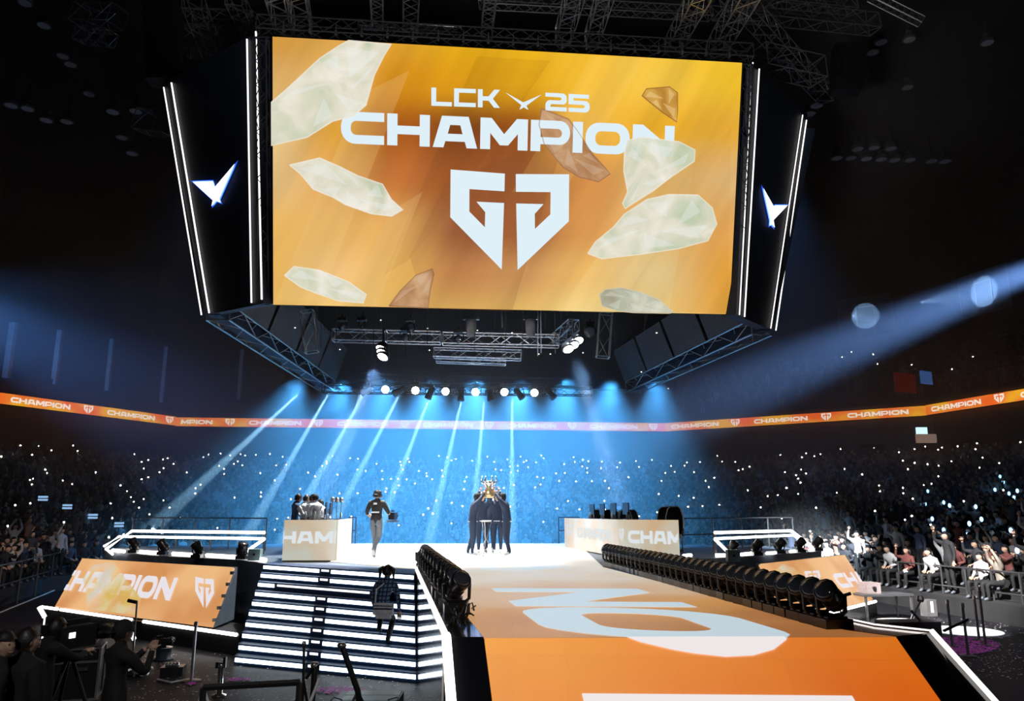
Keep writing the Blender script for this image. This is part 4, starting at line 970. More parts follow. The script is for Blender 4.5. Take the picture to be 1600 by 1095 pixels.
def head_geo(mb, c, face, look_up=0.0, skin=0, eye=1, seg=14):
    f = Vector((face[0], face[1], 0)).normalized(); f = (f+Vector((0,0,look_up))).normalized(); r = f.cross(Vector((0,0,1))).normalized(); u = r.cross(f)
    c = Vector(c); mb.mi = skin; n1, n2 = seg, 10; vs = []; fs = []
    for j in range(n2+1):
        ph = PI*j/n2
        for i in range(n1):
            th = 2*PI*i/n1; x = math.sin(ph)*math.cos(th); y = math.sin(ph)*math.sin(th); z = math.cos(ph)
            w_ = .078*(1-.22*max(0,-z)) ; px = x*w_; py = y*.098; pz = z*.118
            if y > .5 and z < -.3: py *= .95
            if abs(x) < .25 and y > .8 and -.35 < z < .2: py += .02*(1-abs(z+.12)*2)      # nose
            if y > .7 and .0 < z < .35 and .15 < abs(x) < .6: py -= .008                    # eye sockets
            vs.append(c+r*px+f*py+u*pz)
    for j in range(n2):
        for i in range(n1): fs.append((j*n1+i, (j+1)*n1+i, (j+1)*n1+(i+1)%n1, j*n1+(i+1)%n1))
    mb.add(vs, fs)
    for s in (-1, 1):
        mb.lathe([(.008,-.012),(.024,-.008),(.03,.004),(.012,.012)], 8, c+r*s*.076+u*.0, (r*s).to_track_quat('Z','Y').to_matrix())   # ears
        mb.mi = eye; mb.lathe([(.004,-.004),(.011,0),(.004,.005)], 6, c+r*s*.03+f*.087+u*.014, f.to_track_quat('Z','Y').to_matrix()); mb.mi = skin
    mb.tube([c+r*-.022+f*.086-u*.052, c+f*.093-u*.054, c+r*.022+f*.086-u*.052], .006, 5)
    return f, r, u
def hand_geo(mb, w_, e, curl=.5, palm=None, side=1):
    # palm, four unequal bent fingers and a thumb leaving the side of the palm
    w_ = Vector(w_); d = (w_-Vector(e)).normalized(); p = Vector(palm) if palm else Vector((0,0,-1)); p = (p-d*p.dot(d)); p = p.normalized() if p.length > .05 else d.orthogonal().normalized(); s = d.cross(p)*side
    R = Matrix((s, p, d)).transposed(); mb.box(w_+d*.045, (.078,.028,.09), mat=R)
    for k, ln in enumerate((.066,.076,.072,.056)):
        b = w_+d*.085+s*(.03-.02*k); m1 = b+(d*math.cos(curl*.7)+p*math.sin(curl*.7))*ln*.5; m2 = m1+(d*math.cos(curl*1.8)+p*math.sin(curl*1.8))*ln*.5; mb.tube([b, m1, m2], [.0095,.009,.007], 5)
    b = w_+d*.03+s*.036; mb.tube([b, b+(s*.7+d*.6+p*.2)*.035, b+(s*.6+d*1.0+p*.8)*.05], [.012,.011,.008], 5)
def body_mesh(name, joints, mats, fat=1.0, sub=1, fore='skin', face=(0,1), look=0.0, hands=(.5,.5), palms=(None,None), coat=None):
    J = dict(BASE); J.update(joints or {}); J = {k: Vector(v) for k, v in J.items()}
    keys = list(RAD); me = bpy.data.meshes.new('skel'); me.from_pydata([J[k] for k in keys], [(keys.index(a), keys.index(b)) for a, b, _ in EDG], [])
    o = bpy.data.objects.new('skel', me); COL.objects.link(o)
    o.modifiers.new('s', 'SKIN'); sv = me.skin_vertices[0].data
    for i, k in enumerate(keys):
        r = RAD[k]*(fat if k not in ('neck','head','wrL','wrR','anL','anR') else 1); sv[i].radius = (r, r*(.8 if k in ('pelvis','waist','chest','upper') else 1)); sv[i].use_root = (k == 'pelvis')
    if sub: 
        m = o.modifiers.new('b', 'SUBSURF'); m.levels = sub; m.render_levels = sub
    dg = bpy.context.evaluated_depsgraph_get(); ev = o.evaluated_get(dg); tm = ev.to_mesh()
    vs = [v.co.copy() for v in tm.vertices]; fs = [tuple(p.vertices) for p in tm.polygons]; ev.to_mesh_clear()
    bpy.data.objects.remove(o); bpy.data.meshes.remove(me)
    slots = ['skin','top','sleeve','legs','shoe','eye']; mb = MB(); segs = [(J[a], J[b], t, (RAD[a]+RAD[b])/2) for a, b, t in EDG]
    mb.v = [tuple(v) for v in vs]; mb.f = fs
    for f in fs:
        c = sum((vs[i] for i in f), Vector())/len(f); best = None
        for a, b, t, r in segs:
            ab = b-a; u = max(0, min(1, (c-a).dot(ab)/max(ab.dot(ab), 1e-6))); dd = (c-(a+ab*u)).length/r
            if best is None or dd < best[0]: best = (dd, t, u)
        t = best[1]
        if t == 'fore': t = fore if best[2] < .9 else 'skin'
        if t == 'neck': t = 'skin'
        mb.m.append(slots.index(t))
    mb.mi = 0; fr = head_geo(mb, J['head'], face, look)
    hand_geo(mb, J['wrL'], J['elL'], hands[0], palms[0], 1); hand_geo(mb, J['wrR'], J['elR'], hands[1], palms[1], -1)
    return mb.mesh(name, [SKIN, mats['top'], mats.get('sleeve', mats['top']), mats['legs'], mats.get('shoe', CL['shoe']), EYEM], True), J, fr
def hair_geo(J, fr, style='short'):
    f, r, u = fr; c = J['head']; mb = MB(); n1, n2 = 16, 8; random.seed(11); vs = []; fs = []
    for j in range(n2+1):
        ph = (PI*.62)*j/n2
        for i in range(n1):
            th = 2*PI*i/n1; x = math.sin(ph)*math.cos(th); y = math.sin(ph)*math.sin(th); z = math.cos(ph)
            if y > .35 and z < .45: z = .45+(.45-z)*-.05; 
            k = 1.0+random.uniform(-.03,.05); vs.append(c+r*x*.092*k+f*(y*.11*k-.008)+u*z*.135*k)
    for j in range(n2):
        for i in range(n1): fs.append((j*n1+i, (j+1)*n1+i, (j+1)*n1+(i+1)%n1, j*n1+(i+1)%n1))
    mb.add(vs, fs)
    if style == 'long':
        for k in range(9):
            a = -1+2*k/8; mb.tube([c+r*a*.08-f*.06+u*.03, c+r*a*.09-f*.09-u*.1, c+r*a*.08-f*.09-u*.2], [.03,.035,.012], 6)
    if style == 'tails':
        for s in (-1,1): mb.tube([c+r*s*.07-f*.03+u*.09, c+r*s*.13-f*.04+u*.05, c+r*s*.14-f*.05-u*.12], [.03,.04,.015], 6)
    return mb
def cap_geo(J, fr, back=False):
    f, r, u = fr; c = J['head']; mb = MB(); n1 = 14; vs = []; fs = []
    for j in range(6):
        ph = PI*.5*j/5
        for i in range(n1):
            th = 2*PI*i/n1; vs.append(c+r*math.sin(ph)*math.cos(th)*.098+f*(math.sin(ph)*math.sin(th)*.115)+u*(.02+math.cos(ph)*.125))
    for j in range(5):
        for i in range(n1): fs.append((j*n1+i, (j+1)*n1+i, (j+1)*n1+(i+1)%n1, j*n1+(i+1)%n1))
    mb.add(vs, fs); s = -1 if back else 1
    mb.slab([c+r*-.07+f*s*.09+u*.03, c+r*-.05+f*s*.17+u*.015, c+r*.05+f*s*.17+u*.015, c+r*.07+f*s*.09+u*.03], u, .01)
    return mb
def person(label, loc, rz, joints, mats, cat='person', hair='short', cap=None, group=None, scale=1.0, **k):
    me, J, fr = body_mesh('body', joints, mats, **k)
    t = thing('person', label, cat, loc, rz, group); t.scale = (scale,)*3
    link('body', me, t)
    if cap: cap_geo(J, fr, cap == 'back').build('cap', CL['black'], t, True)
    if hair: hair_geo(J, fr, hair).build('hair', HAIR, t, True)
    return t, J
UPARM = dict(elL=(-.22,.16,1.52), wrL=(-.12,.30,1.72), elR=(.22,.16,1.52), wrR=(.12,.30,1.72))
navy = {'top': CL['navy'], 'legs': CL['navy'], 'shoe': CL['shoe']}
C0 = at_z(763,868,D)     # the trophy spot
def waistband(t, z=.93):
    MB().lathe([(.14,z-.012),(.148,z),(.14,z+.012)], 14, (0,0,0)).build('white_hem', CL['white'], t, True)
pl = [((738,868), -1.15, 'person in dark tracksuit and black cap, arms raised, leftmost of the trophy group', (.22,.25)),
      ((753,864), -.55, 'person in a dark tracksuit behind the trophy stand, second from the left of the group', (.1,.2)),
      ((765,861), 0, 'person in a dark tracksuit in the middle of the trophy group, behind the stand', (0,.2)),
      ((777,864), .55, 'person in a dark tracksuit second from the right of the trophy group', (-.1,.2)),
      ((792,868), 1.1, 'person in dark tracksuit and black cap, arms raised, rightmost of the trophy group', (-.2,.2))]
for i, (px, rz, lab, off) in enumerate(pl):
    p = at_z(*px, D); to = C0-p; side = i in (0, 4)
    dirw = Vector((C0.x-p.x, C0.y+.1-p.y, 0)); ang = math.atan2(dirw.y, dirw.x)-PI/2 if dirw.length > .15 else PI
    if i == 2: ang = PI
    j = dict(UPARM) if side else dict(elL=(-.2,.14,1.56), wrL=(-.1,.22,1.82), elR=(.2,.14,1.56), wrR=(.1,.22,1.82))
    if side: j.update(chest=(0,.04,1.26), upper=(0,.07,1.38), neck=(0,.10,1.48), head=(0,.14,1.59), shL=(-.17,.06,1.39), shR=(.17,.06,1.39), anL=(-.12,-.12,.09), toL=(-.14,.06,.035))
    t, J = person(lab, p, ang, j, navy, cap='front' if side or i == 3 else None, hair='short', look=.25, fore='sleeve', fat=1.22, group='players lifting the trophy')
    waistband(t); 
    m = MB()
    for s in ('L','R'): m.tube([Vector(J['sh'+s])+Vector((0,.03,.05)), lerp(Vector(J['sh'+s]), Vector(J['el'+s]), .9)+Vector((0,.03,.035))], .012, 4)
    m.build('white_piping', CL['white'], t)
tr = thing('trophy', 'large silver and gold trophy held up above the group on the stage', 'trophy', (C0.x, C0.y+.1, D+1.58))
MB().lathe([(.10,0),(.15,.03),(.17,.10),(.15,.2),(.08,.26),(.05,.28)], 16).build('cup_base', M['gold'], tr, True)
mb = MB(); mb.lathe([(.05,.26),(.10,.32),(.16,.40),(.17,.46),(.14,.48),(.02,.40)], 16)
for k in range(6):
    a = 2*PI*k/6; mb.tube([(.1*math.cos(a),.1*math.sin(a),.34),(.22*math.cos(a),.22*math.sin(a),.46),(.19*math.cos(a),.19*math.sin(a),.62)], [.03,.028,.008], 6)
mb.build('bowl', M['silver'], tr, True)
ts = thing('trophy_stand', 'thin bright metal stand with crossed legs in front of the trophy group', 'stand', at_z(759,869,D)); mb = MB()
for a in (.3,2.4,4.5): mb.tube([(.02*math.cos(a),.02*math.sin(a),.45),(.26*math.cos(a),.26*math.sin(a),.01)], .012, 5); mb.tube([(.02*math.cos(a),.02*math.sin(a),.45),(.16*math.cos(a),.16*math.sin(a),.93)], .012, 5)
mb.build('legs', M['steel'], ts); MB().lathe([(.13,.92),(.14,.93),(.14,.95),(.13,.96)], 14).build('top_ring', M['whiteedge'], ts)

# camera operator walking away over the stage
p = at_z(586,873,D); dk = {'top': CL['black'], 'legs': CL['grey'], 'shoe': CL['shoe']}
t, J = person('person in dark clothes and cap walking away over the white stage with a camera', p, -.1, dict(knL=(-.05,.14,.5), anL=(-.03,-.02,.09), toL=(-.05,.15,.035), knR=(.05,.10,.52), anR=(.02,-.28,.26), toR=(.03,-.24,.09), elR=(.3,.05,1.18), wrR=(.26,.28,1.12), elL=(-.28,.0,1.16), wrL=(-.18,.2,1.05)), dk, cap='back', fat=1.15, group=None)
c = thing('video_camera', 'black video camera carried at the right side of the person walking over the stage', 'camera', p+Vector((.38,.32,1.03)), -.1)
MB().box((0,0,.05), (.16,.34,.18)).box((0,-.02,.18), (.04,.2,.04)).build('body', M['plastic'], c); MB().lathe([(.05,0),(.06,.14),(.065,.16)], 12, (0,.17,.05), Matrix.Rotation(-PI/2,3,'X')).build('lens', M['plastic'], c, True); MB().box((0,0,-.08), (.3,.2,.05)).build('base_plate', M['steel'], c)
MB().box((0,-.17,1.40), (.09,.008,.05)).build('collar_print', CL['white'], t); MB().box((0,-.155,1.18), (.22,.008,.035)).build('back_print', CL['white'], t)
h = MB(); h.tube([(-.1,.02,1.62),(-.09,.02,1.72),(0,.02,1.76),(.09,.02,1.72),(.1,.02,1.62)], .012, 5); h.lathe([(.045,-.02),(.045,.02)], 8, (-.1,.03,1.61), Matrix.Rotation(PI/2,3,'Y')); h.lathe([(.045,-.02),(.045,.02)], 8, (.1,.03,1.61), Matrix.Rotation(PI/2,3,'Y')); h.build('headset', M['plastic'], t)

# players behind the left counter
wh = {'top': CL['white'], 'legs': CL['black'], 'shoe': CL['shoe']}
ar = dict(elL=(-.2,.16,1.15), wrL=(-.08,.32,1.08), elR=(.2,.16,1.15), wrR=(.08,.32,1.08), neck=(0,.04,1.5), head=(0,.08,1.6))
for (x, Y, mt, rz, lab) in ((461,21.3,{'top': CL['blue'], 'sleeve': CL['white'], 'legs': CL['black']},-1.0,'person in a dark vest over white sleeves, leftmost behind the left counter'),
      (474,22.6,wh,-1.2,'person in a white jacket behind the left counter, second from the left'),(484,22.0,wh,-.9,'person in a white jacket with bowed head in the middle behind the left counter'),
      (494,21.6,wh,1.1,'person in a white jacket and dark cap behind the left counter, second from the right'),(503,22.8,wh,1.2,'person in a white jacket, rightmost and lowest behind the left counter')):
    q = at_Y(x, 802, Y); person(lab, (q.x, Y, D), rz, ar, mt, fore='sleeve', cap='front' if x == 494 else None, group=None, scale=.97 if x < 500 else .9)
# things on the counters
scm = M['plastic']
def game_chair(label, loc, rz, s=1.0, group=None):
    t = thing('gaming_chair', label, 'chair', loc, rz, group); t.scale = (s,)*3
    MB().box((0,0,.48), (.5,.5,.12)).build('seat', scm, t)
    mb = MB(); o = [(-.22,.5),(-.27,.75),(-.26,1.05),(-.2,1.28),(-.12,1.36),(.12,1.36),(.2,1.28),(.26,1.05),(.27,.75),(.22,.5)]
    b = mb.slab([(x, -.25-(z-.5)*.12, z) for x, z in o], Vector((0,1,0)), .12).build('backrest', scm, t)
    mb = MB().tube([(x, -.22-(z-.5)*.12, z) for x, z in o], .018, 5); mb.build('light_piping', M['whiteedge'], b)
    MB().tube([(0,0,.08),(0,0,.44)], .035, 8).build('post', M['steel'], t); mb = MB()
    for k in range(5): a = 2*PI*k/5; mb.tube([(0,0,.1),(.3*math.cos(a),.3*math.sin(a),.05)], .025, 5); mb.lathe([(.03,-.015),(.03,.015)], 8, (.3*math.cos(a),.3*math.sin(a),.03), Matrix.Rotation(PI/2,3,'Y'))
    mb.build('star_base', scm, t)
    for s_ in (-1,1): MB().tube([(s_*.27,-.1,.5),(s_*.3,-.1,.7),(s_*.3,.15,.7)], .025, 5).build('armrest', scm, t)
gc = [((938,21.9),'first'),((958,22.2),'second'),((964,23.0),'third'),((983,21.6),'fourth'),((994,22.4),'fifth')]
for (x, Y), w_ in gc: q = at_Y(x, 820, Y+6.6); game_chair('dark gaming chair with pale edges behind the right counter, %s from the left' % w_, (q.x, q.y, D), PI+.3, .95)
for x, Y, w_ in ((1037,24.6,'left'),(1051,23.6,'right')): q = at_Y(x, 820, Y); game_chair('larger dark gaming chair at the outer end of the right counter, %s of two' % w_, (q.x, q.y, D), PI-.4, 1.0)
def monitor(label, loc, rz, group):
    t = thing('monitor', label, 'monitor', loc, rz, group); MB().box((0,0,.30), (.56,.03,.33)).build('screen', M['plastic'], t); MB().tube([(0,.05,0),(0,.05,.3)], .02, 6).build('stand', M['steel'], t); MB().box((0,.04,.008), (.24,.18,.016)).build('foot', M['steel'], t)
for k in range(2): 
    q = pb+RD*(2.2+k*1.5)+RP*-.45; monitor('dark monitor on the left counter, '+('nearer' if k == 0 else 'farther')+' of the two', (q.x,q.y,D+.985), YAW+PI/2, None)
for k in range(4):
    q = pb2+RD*(1.0+k*1.25)+RP*.5; monitor('dark monitor on the right counter, %s from the near end' % ('first','second','third','fourth')[k], (q.x,q.y,D+.985), YAW-PI/2, None)
random.seed(9)
bot = MB().lathe([(.035,0),(.036,.14),(.015,.19),(.016,.22)], 8).mesh('bottle', mat('water_bottle', (.7,.75,.8), .15), True)
for k in range(14):
    left = k < 6; q = (pb+RD*random.uniform(.3,5.5)-RP*random.uniform(.15,1.0)) if left else (pb2+RD*random.uniform(.2,5.8)+RP*random.uniform(.12,1.3))
    q = (q.x, q.y, D+.982); link('water_bottle', bot, label='pale water bottle on the '+('left' if left else 'right')+' counter', cat='bottle', group='bottles on the '+('left' if left else 'right')+' counter', loc=q)
# microphones on tall stands by the left counter
for k in range(3):
    q = at_Y(517+k*7, 840, 23.5+k*.4); t = thing('microphone_stand', 'tall stand with a round pale top beside the left counter, %s from the left' % ('first','second','third')[k], 'stand', (q.x, q.y, D))
    MB().lathe([(.14,0),(.14,.02)], 12).tube([(0,0,.02),(0,0,1.55)], .014, 6).build('pole', M['steel'], t); MB().lathe([(.02,1.48),(.06,1.5),(.075,1.56),(.05,1.63),(.02,1.64)], 10).build('head', M['steel'], t, True)

# person climbing the glowing stairs, seen from behind
p = lerp(lerp(L0,L9,7/9), lerp(R0,R9,7/9), .82); p.z = D-7*.165; p += Vector((0,.12,0))
t, J = person('person in a blue checked shirt with a shoulder bag climbing the glowing stairs', p, -.15, dict(pelvis=(0,-.12,.62), waist=(0,-.08,.76), chest=(0,.02,.92), upper=(0,.08,1.03), neck=(0,.12,1.12), head=(0,.16,1.24), shL=(-.175,.07,1.03), shR=(.175,.07,1.03), elL=(-.24,.06,.76), elR=(.25,.06,.76), wrL=(-.22,.2,.56), wrR=(.24,.16,.53),
    hipL=(-.09,-.1,.6), hipR=(.09,-.1,.6), knL=(-.12,.22,.46), knR=(.12,.2,.4), anL=(-.11,.08,.22), anR=(.10,-.06,.06), toL=(-.12,.22,.2), toR=(.12,.1,.03)), {'top': CL['check'], 'legs': CL['black'], 'shoe': CL['black']}, hair='tails', fore='sleeve', face=(.1,1))
b = thing('shoulder_bag', 'small grey and white striped shoulder bag on the hip of the person on the stairs', 'bag', p+Vector((.05,-.34,.58)), -.15)
MB().prism([(-.17,-.05),(.17,-.05),(.17,.05),(-.17,.05)], -.04, .16).prism([(-.13,-.045),(.13,-.045),(.13,.045),(-.13,.045)], -.10, -.04).build('body', cloth('bag_cloth', (.75,.8,.85)), b)
MB().box((0,-.056,.07), (.33,.01,.02)).box((0,-.056,.12), (.33,.01,.012)).build('stripe', CL['navy'], b)
MB().tube([(-.16,0,.15),(-.2,.16,.38),(-.05,.38,.52)], .014, 5).build('strap', CL['white'], b)

# crew at the lower left
blk = {'top': CL['black'], 'legs': CL['black'], 'shoe': CL['black']}
def floor_at(x, Y): q = at_Y(x, 1000, Y); return Vector((q.x, Y, 0))
camj = dict(elL=(-.2,.2,1.2), wrL=(-.03,.36,1.42), elR=(.24,.18,1.2), wrR=(.1,.34,1.42))
p = floor_at(187, 8.5); person('photographing person in black with a black cap, seen from behind at the lower left', p, -.55, camj, blk, cap='back', fore='sleeve', scale=.97, face=(.25,1))
t = thing('photo_camera', 'black camera with a silver-ringed lens held up by the photographer at the lower left', 'camera', p+Matrix.Rotation(-.55,3,'Z')@Vector((.04,.44,1.42)), -.55)
MB().box((0,0,0), (.15,.07,.10)).box((0,0,.06), (.05,.06,.03)).build('body', M['plastic'], t); MB().lathe([(.035,0),(.04,.05),(.045,.12),(.045,.14)], 12, (0,.03,0), Matrix.Rotation(-PI/2,3,'X')).build('lens', M['plastic'], t, True); MB().lathe([(.046,.10),(.048,.115),(.046,.125)], 12, (0,.03,0), Matrix.Rotation(-PI/2,3,'X')).build('lens_ring', M['silver'], t, True)
p = floor_at(40, 7.6); t, J = person('person in a black jacket with a white diamond logo on the back, lower left corner', p, -.35, {}, blk, fore='sleeve', fat=1.25, face=(.6,1))
mb = MB(); put_text(mb, 'MOR', (-.055,-.215,1.235), Vector((.11,0,0)), Vector((0,0,.04)), Vector((0,-1,0)), .0)
for (a, b_) in (((-.1,1.255),(0,1.31)),((0,1.31),(.1,1.255)),((.1,1.255),(0,1.2)),((0,1.2),(-.1,1.255))): mb.tube([(a[0],-.215,a[1]),(b_[0],-.215,b_[1])], .007, 4)
mb.build('back_logo', CL['white'], t); mb = MB()
for k in range(9): mb.box((-.1+k*.025, -.21, 1.13), (.014,.004,.012))
mb.build('small_print', CL['white'], t)
p = floor_at(2, 7.4); person('person in black with short hair at the left edge of the picture', p, -.9, {}, blk, fore='sleeve', face=(.8,.6))
p = floor_at(74, 9.0); person('person in black leaning over a video camera on a tripod, lower left', p, -.6, dict(elR=(.2,.25,1.25), wrR=(.08,.42,1.3), elL=(-.2,.2,1.2), wrL=(-.05,.4,1.25), head=(0,.1,1.58), neck=(0,.05,1.48)), blk, fore='sleeve', scale=.97)
q = floor_at(112, 9.3); t = thing('tripod_camera', 'black broadcast camera on a tripod beside the crew at the lower left', 'camera', q, -.3)
MB().box((0,0,1.42), (.2,.5,.24)).box((0,.05,1.58),(.06,.3,.06)).box((-.16,-.2,1.5),(.16,.03,.12)).build('body', M['plastic'], t); MB().lathe([(.07,0),(.09,.2),(.1,.3)], 12, (0,.25,1.42), Matrix.Rotation(-PI/2,3,'X')).build('lens', M['plastic'], t, True)
for a in (.5,2.6,4.7): MB().tube([(0,0,1.25),(.5*math.cos(a),.5*math.sin(a),0.01)], .022, 6).build('leg', M['plastic'], t)
MB().box((.105,-.1,1.45), (.01,.08,.06)).build('display', M['tube_dim'], t)
# ------------------------------------------------------------------ equipment on the floor
def case(label, c, d, rz, nm='flight_case'):
    t = thing(nm, label, 'case', (c[0],c[1],0), rz); w_, dp, h = d
    MB().box((0,0,h/2+.05), (w_-.02,dp-.02,h-.02)).build('body', M['case'], t)
    mb = MB()
    for sx_ in (-1,1):
        for sy_ in (-1,1): mb.box((sx_*w_/2, sy_*dp/2, h/2+.05), (.03,.03,h))
        for z in (.06, h+.04): mb.box((sx_*w_/2,0,z), (.03,dp,.03))
    for sy_ in (-1,1):
        for z in (.06, h+.04, h*.8): mb.box((0,sy_*dp/2,z), (w_,.03,.03))
    mb.build('metal_edge', M['steel'], t); mb = MB()
    for sx_ in (-1,1):
        for sy_ in (-1,1): mb.lathe([(.05,-.02),(.05,.02)], 10, (sx_*w_*.4, sy_*dp*.4, .05), Matrix.Rotation(PI/2,3,'Y'))
    mb.build('caster', M['plastic'], t); return t
q = floor_at(128, 12.6)
t = case('tall black flight case with silver edges behind the crew at the lower left', q, (.62,.6,.75), .35)
MB().box((-.12,-.32,.55), (.1,.01,.02)).box((.1,-.32,.5), (.14,.01,.05)).build('label_plate', M['rail'], t)
t = thing('mixing_desk', 'flat grey mixing desk on top of the flight case at the lower left', 'mixer', (q.x, q.y, .815), .35)
MB().hexa([(-.3,-.25,0),(.3,-.25,0),(.3,.25,0),(-.3,.25,0),(-.3,-.25,.04),(.3,-.25,.04),(.3,.25,.1),(-.3,.25,.1)]).build('body', M['drape'], t); mb = MB()
for i in range(12):
    for j in range(5): mb.lathe([(.012,0),(.008,.018)], 6, (-.25+i*.045, -.2+j*.09, .047+j*.0105))
mb.build('knobs', M['whiteedge'], t)
q = at_z(255, 1031, 0); t = thing('drum_shaped_speaker', 'short dark blue-grey drum-shaped floor box left of the stairs', 'speaker', q); t.scale = (.55,)*3
MB().lathe([(.3,0),(.34,.02),(.34,.05),(.26,.07),(.26,.4),(.28,.42),(.1,.44)], 18).build('body', M['navy'], t, True); MB().lathe([(.275,.415),(.285,.425),(.275,.435)], 18).build('rim', M['steel'], t, True)
q = at_z(270, 1054, 0); t = thing('roller_box', 'small black floor box with rounded pale cylinders on its top, near the lower left', 'box', q, .2); t.scale = (.75,)*3
MB().box((0,0,.1), (.5,.4,.2)).build('body', M['plastic'], t)
for k in range(4): MB().lathe([(.05,-.04),(.065,0),(.05,.04)], 12, (-.02+k*.075-.1, -.1, .24), Matrix.Rotation(PI/2,3,'Y')).build('cylinder', M['silver'], t, True)
mb = MB().tube([at_z(246,1061,.02), at_z(267,1066,.02), at_z(295,1061,.02)], .018, 5); mb.build('floor_bracket', M['whiteedge'], label='bent thin white metal strip lying on the floor at the lower left', cat='metal strip')
q = floor_at(349, 12.9); t = thing('standing_spray_jet', 'slim upright silver stage jet on the floor left of the stairs', 'stage machine', q)
MB().lathe([(.11,0),(.11,.02),(.045,.04),(.045,.42),(.06,.44),(.03,.5)], 12).build('body', M['silver'], t, True); MB().box((.05,0,.5), (.04,.06,.16)).box((-.06,0,.46),(.05,.07,.09)).build('valve', M['plastic'], t)
q = floor_at(220, 14.5); t = thing('foil_bundle', 'crumpled shiny bundle on the floor beside the photographer', 'bundle', q)
random.seed(4); bm = bmesh.new(); bmesh.ops.create_icosphere(bm, subdivisions=3, radius=.22)
for v in bm.verts: v.co *= random.uniform(.8,1.15); v.co.z = max(v.co.z*.7, -.1)+.1
me = bpy.data.meshes.new('body'); bm.to_mesh(me); bm.free(); me.materials.append(M['steel']); link('body', me, t)
def post(x, yb, h, label, m='rail'):
    q = at_z(x, yb, 0); t = thing('barrier_post', label, 'post', q)
    MB().lathe([(.16,0),(.16,.015),(.03,.03)], 14).build('foot', M['plastic'], t); MB().tube([(0,0,.03),(0,0,h)], .028, 8).build('pole', M[m], t); MB().lathe([(.034,h-.07),(.036,h),(.02,h+.02)], 10).build('cap', M['steel'], t); return q
post(299, 1064, .95, 'tall slim dark post standing on the floor left of the stairs', 'steel')
# dark railing in the foreground, music-stand like uprights
mb = MB(); a = at_Y(318,1074,6.6); b = at_Y(468,1066,6.6); g = Vector((a.x,a.y,0)); mb.tube([a,b], .028, 6); mb.tube([a,g], .028, 6); mb.tube([b,Vector((b.x,b.y,0))], .028, 6); mb.tube([a-Vector((0,0,.5)), b-Vector((0,0,.5))], .02, 6)
mb.build('crowd_barrier', M['black'], label='black metal crowd barrier cut by the bottom edge, in front of the stairs', cat='barrier')
def stand(label, pts, r, feet):
    t = thing('light_stand', label, 'stand', (pts[-1].x, pts[-1].y, 0)); inv = Matrix.Translation(-t.location)
    o = MB().tube(pts, r, 7).build('pole', M['plastic'], t); o.matrix_parent_inverse = inv
    for f in feet: o = MB().tube(f, .016, 5).build('leg', M['plastic'], t); o.matrix_parent_inverse = inv
    o = MB().lathe([(r*1.3,-.03),(r*1.6,0),(r*1.2,.03)], 8, pts[0]).build('tip', M['steel'], t, True); o.matrix_parent_inverse = inv
a = at_Y(534,1008,9.4); b = at_Y(559,1080,9.4); c = Vector((b.x+.12,b.y,0)); stand('slanting black pole in front of the glowing stairs', [a,b,c], .035, [[b,Vector((b.x-.4,b.y-.3,0))],[b,Vector((b.x+.5,b.y-.2,0))],[b,Vector((b.x,b.y+.5,0))]])
a = at_Y(475,1006,9.0); b = at_Y(474,1064,9.0); stand('thin upright black pole in front of the glowing stairs', [a,b,Vector((b.x,b.y,0))], .016, [[b,Vector((b.x-.3,b.y-.2,0))],[b,Vector((b.x+.3,b.y-.2,0))]])
a = at_Y(492,1039,8.6); b = at_Y(488,1095,8.6); stand('short dark pole with a slanting white brace, front of the stairs', [a,b,Vector((b.x,b.y,0))], .03, [[a,at_Y(478,1060,8.6)]])
MB().tube([at_Y(499,1060,8.5), at_Y(484,1098,8.4), Vector((at_Y(484,1098,8.4).x,8.2,.01))], .016, 6).build('white_rod', M['whiteedge'], label='slanting white rod leaning by the short dark pole, bottom edge', cat='rod')
MB().tube([at_Y(326,1098,7.6), at_Y(318,1076,7.6), at_Y(310,1100,7.4)], .014, 5).build('white_rod', M['whiteedge'], label='thin white rod at the corner of the black crowd barrier', cat='rod')
q = at_z(612,1078,.02); t = thing('road_case', 'flat pale teal topped case on the floor at the foot of the stairs', 'case', (q.x,11.0,0), math.atan2(1.0,9)*0)
MB().box((0,0,.19), (.86,.9,.38)).build('body', M['case'], t)
for y_ in (-.3,0,.3): MB().box((.04,y_,.385), (.74,.27,.012)).build('board', M['teal'], t)
for k in range(2): MB().tube([(.3-k*.6,-.15,.4),(.42-k*.84,-.1,.42),(.44-k*.88,-.2,.4)], .01, 4).build('latch', M['plastic'], t)
# light strips on the floor behind the photographer
for a, b, lab in (((61,948),(70,964),'short upright white light bar left of the left tilted screen'),((198,974),(210,999),'short white light bar with a blue clamp beside the photographer')):
    MB().tube([at_Y(*a,15), at_Y(*b,15)], .04, 6).tube([at_Y(*b,15), Vector((at_Y(*b,15).x,15,0))], .015, 5).build('light_bar', M['tube_dim'], label=lab, cat='light bar')
# small microphones on stands in front of the tilted screens
for (x0, y0, x1, y1, yb, Y, lab) in ((200,938,214,941,965,14.6,'left'),(1309,933,1329,927,948,15.5,'right')):
    b = at_Y(x1 if x0 < 800 else x0+3, yb, Y); t = thing('boom_microphone', 'thin boom microphone stand in front of the %s tilted screen' % lab, 'microphone', (b.x,b.y,0)); inv = Matrix.Translation(-t.location)
    top = at_Y(x1 if x0 < 800 else x0+3, y1 if x0 < 800 else y0, Y); o = MB().tube([top, Vector((b.x,b.y,0))], .016, 5).build('pole', M['plastic'], t); o.matrix_parent_inverse = inv
    o = MB().tube([at_Y(x0,y0,Y), at_Y(x1,y1,Y)], .035, 6).build('microphone', M['plastic'], t); o.matrix_parent_inverse = inv
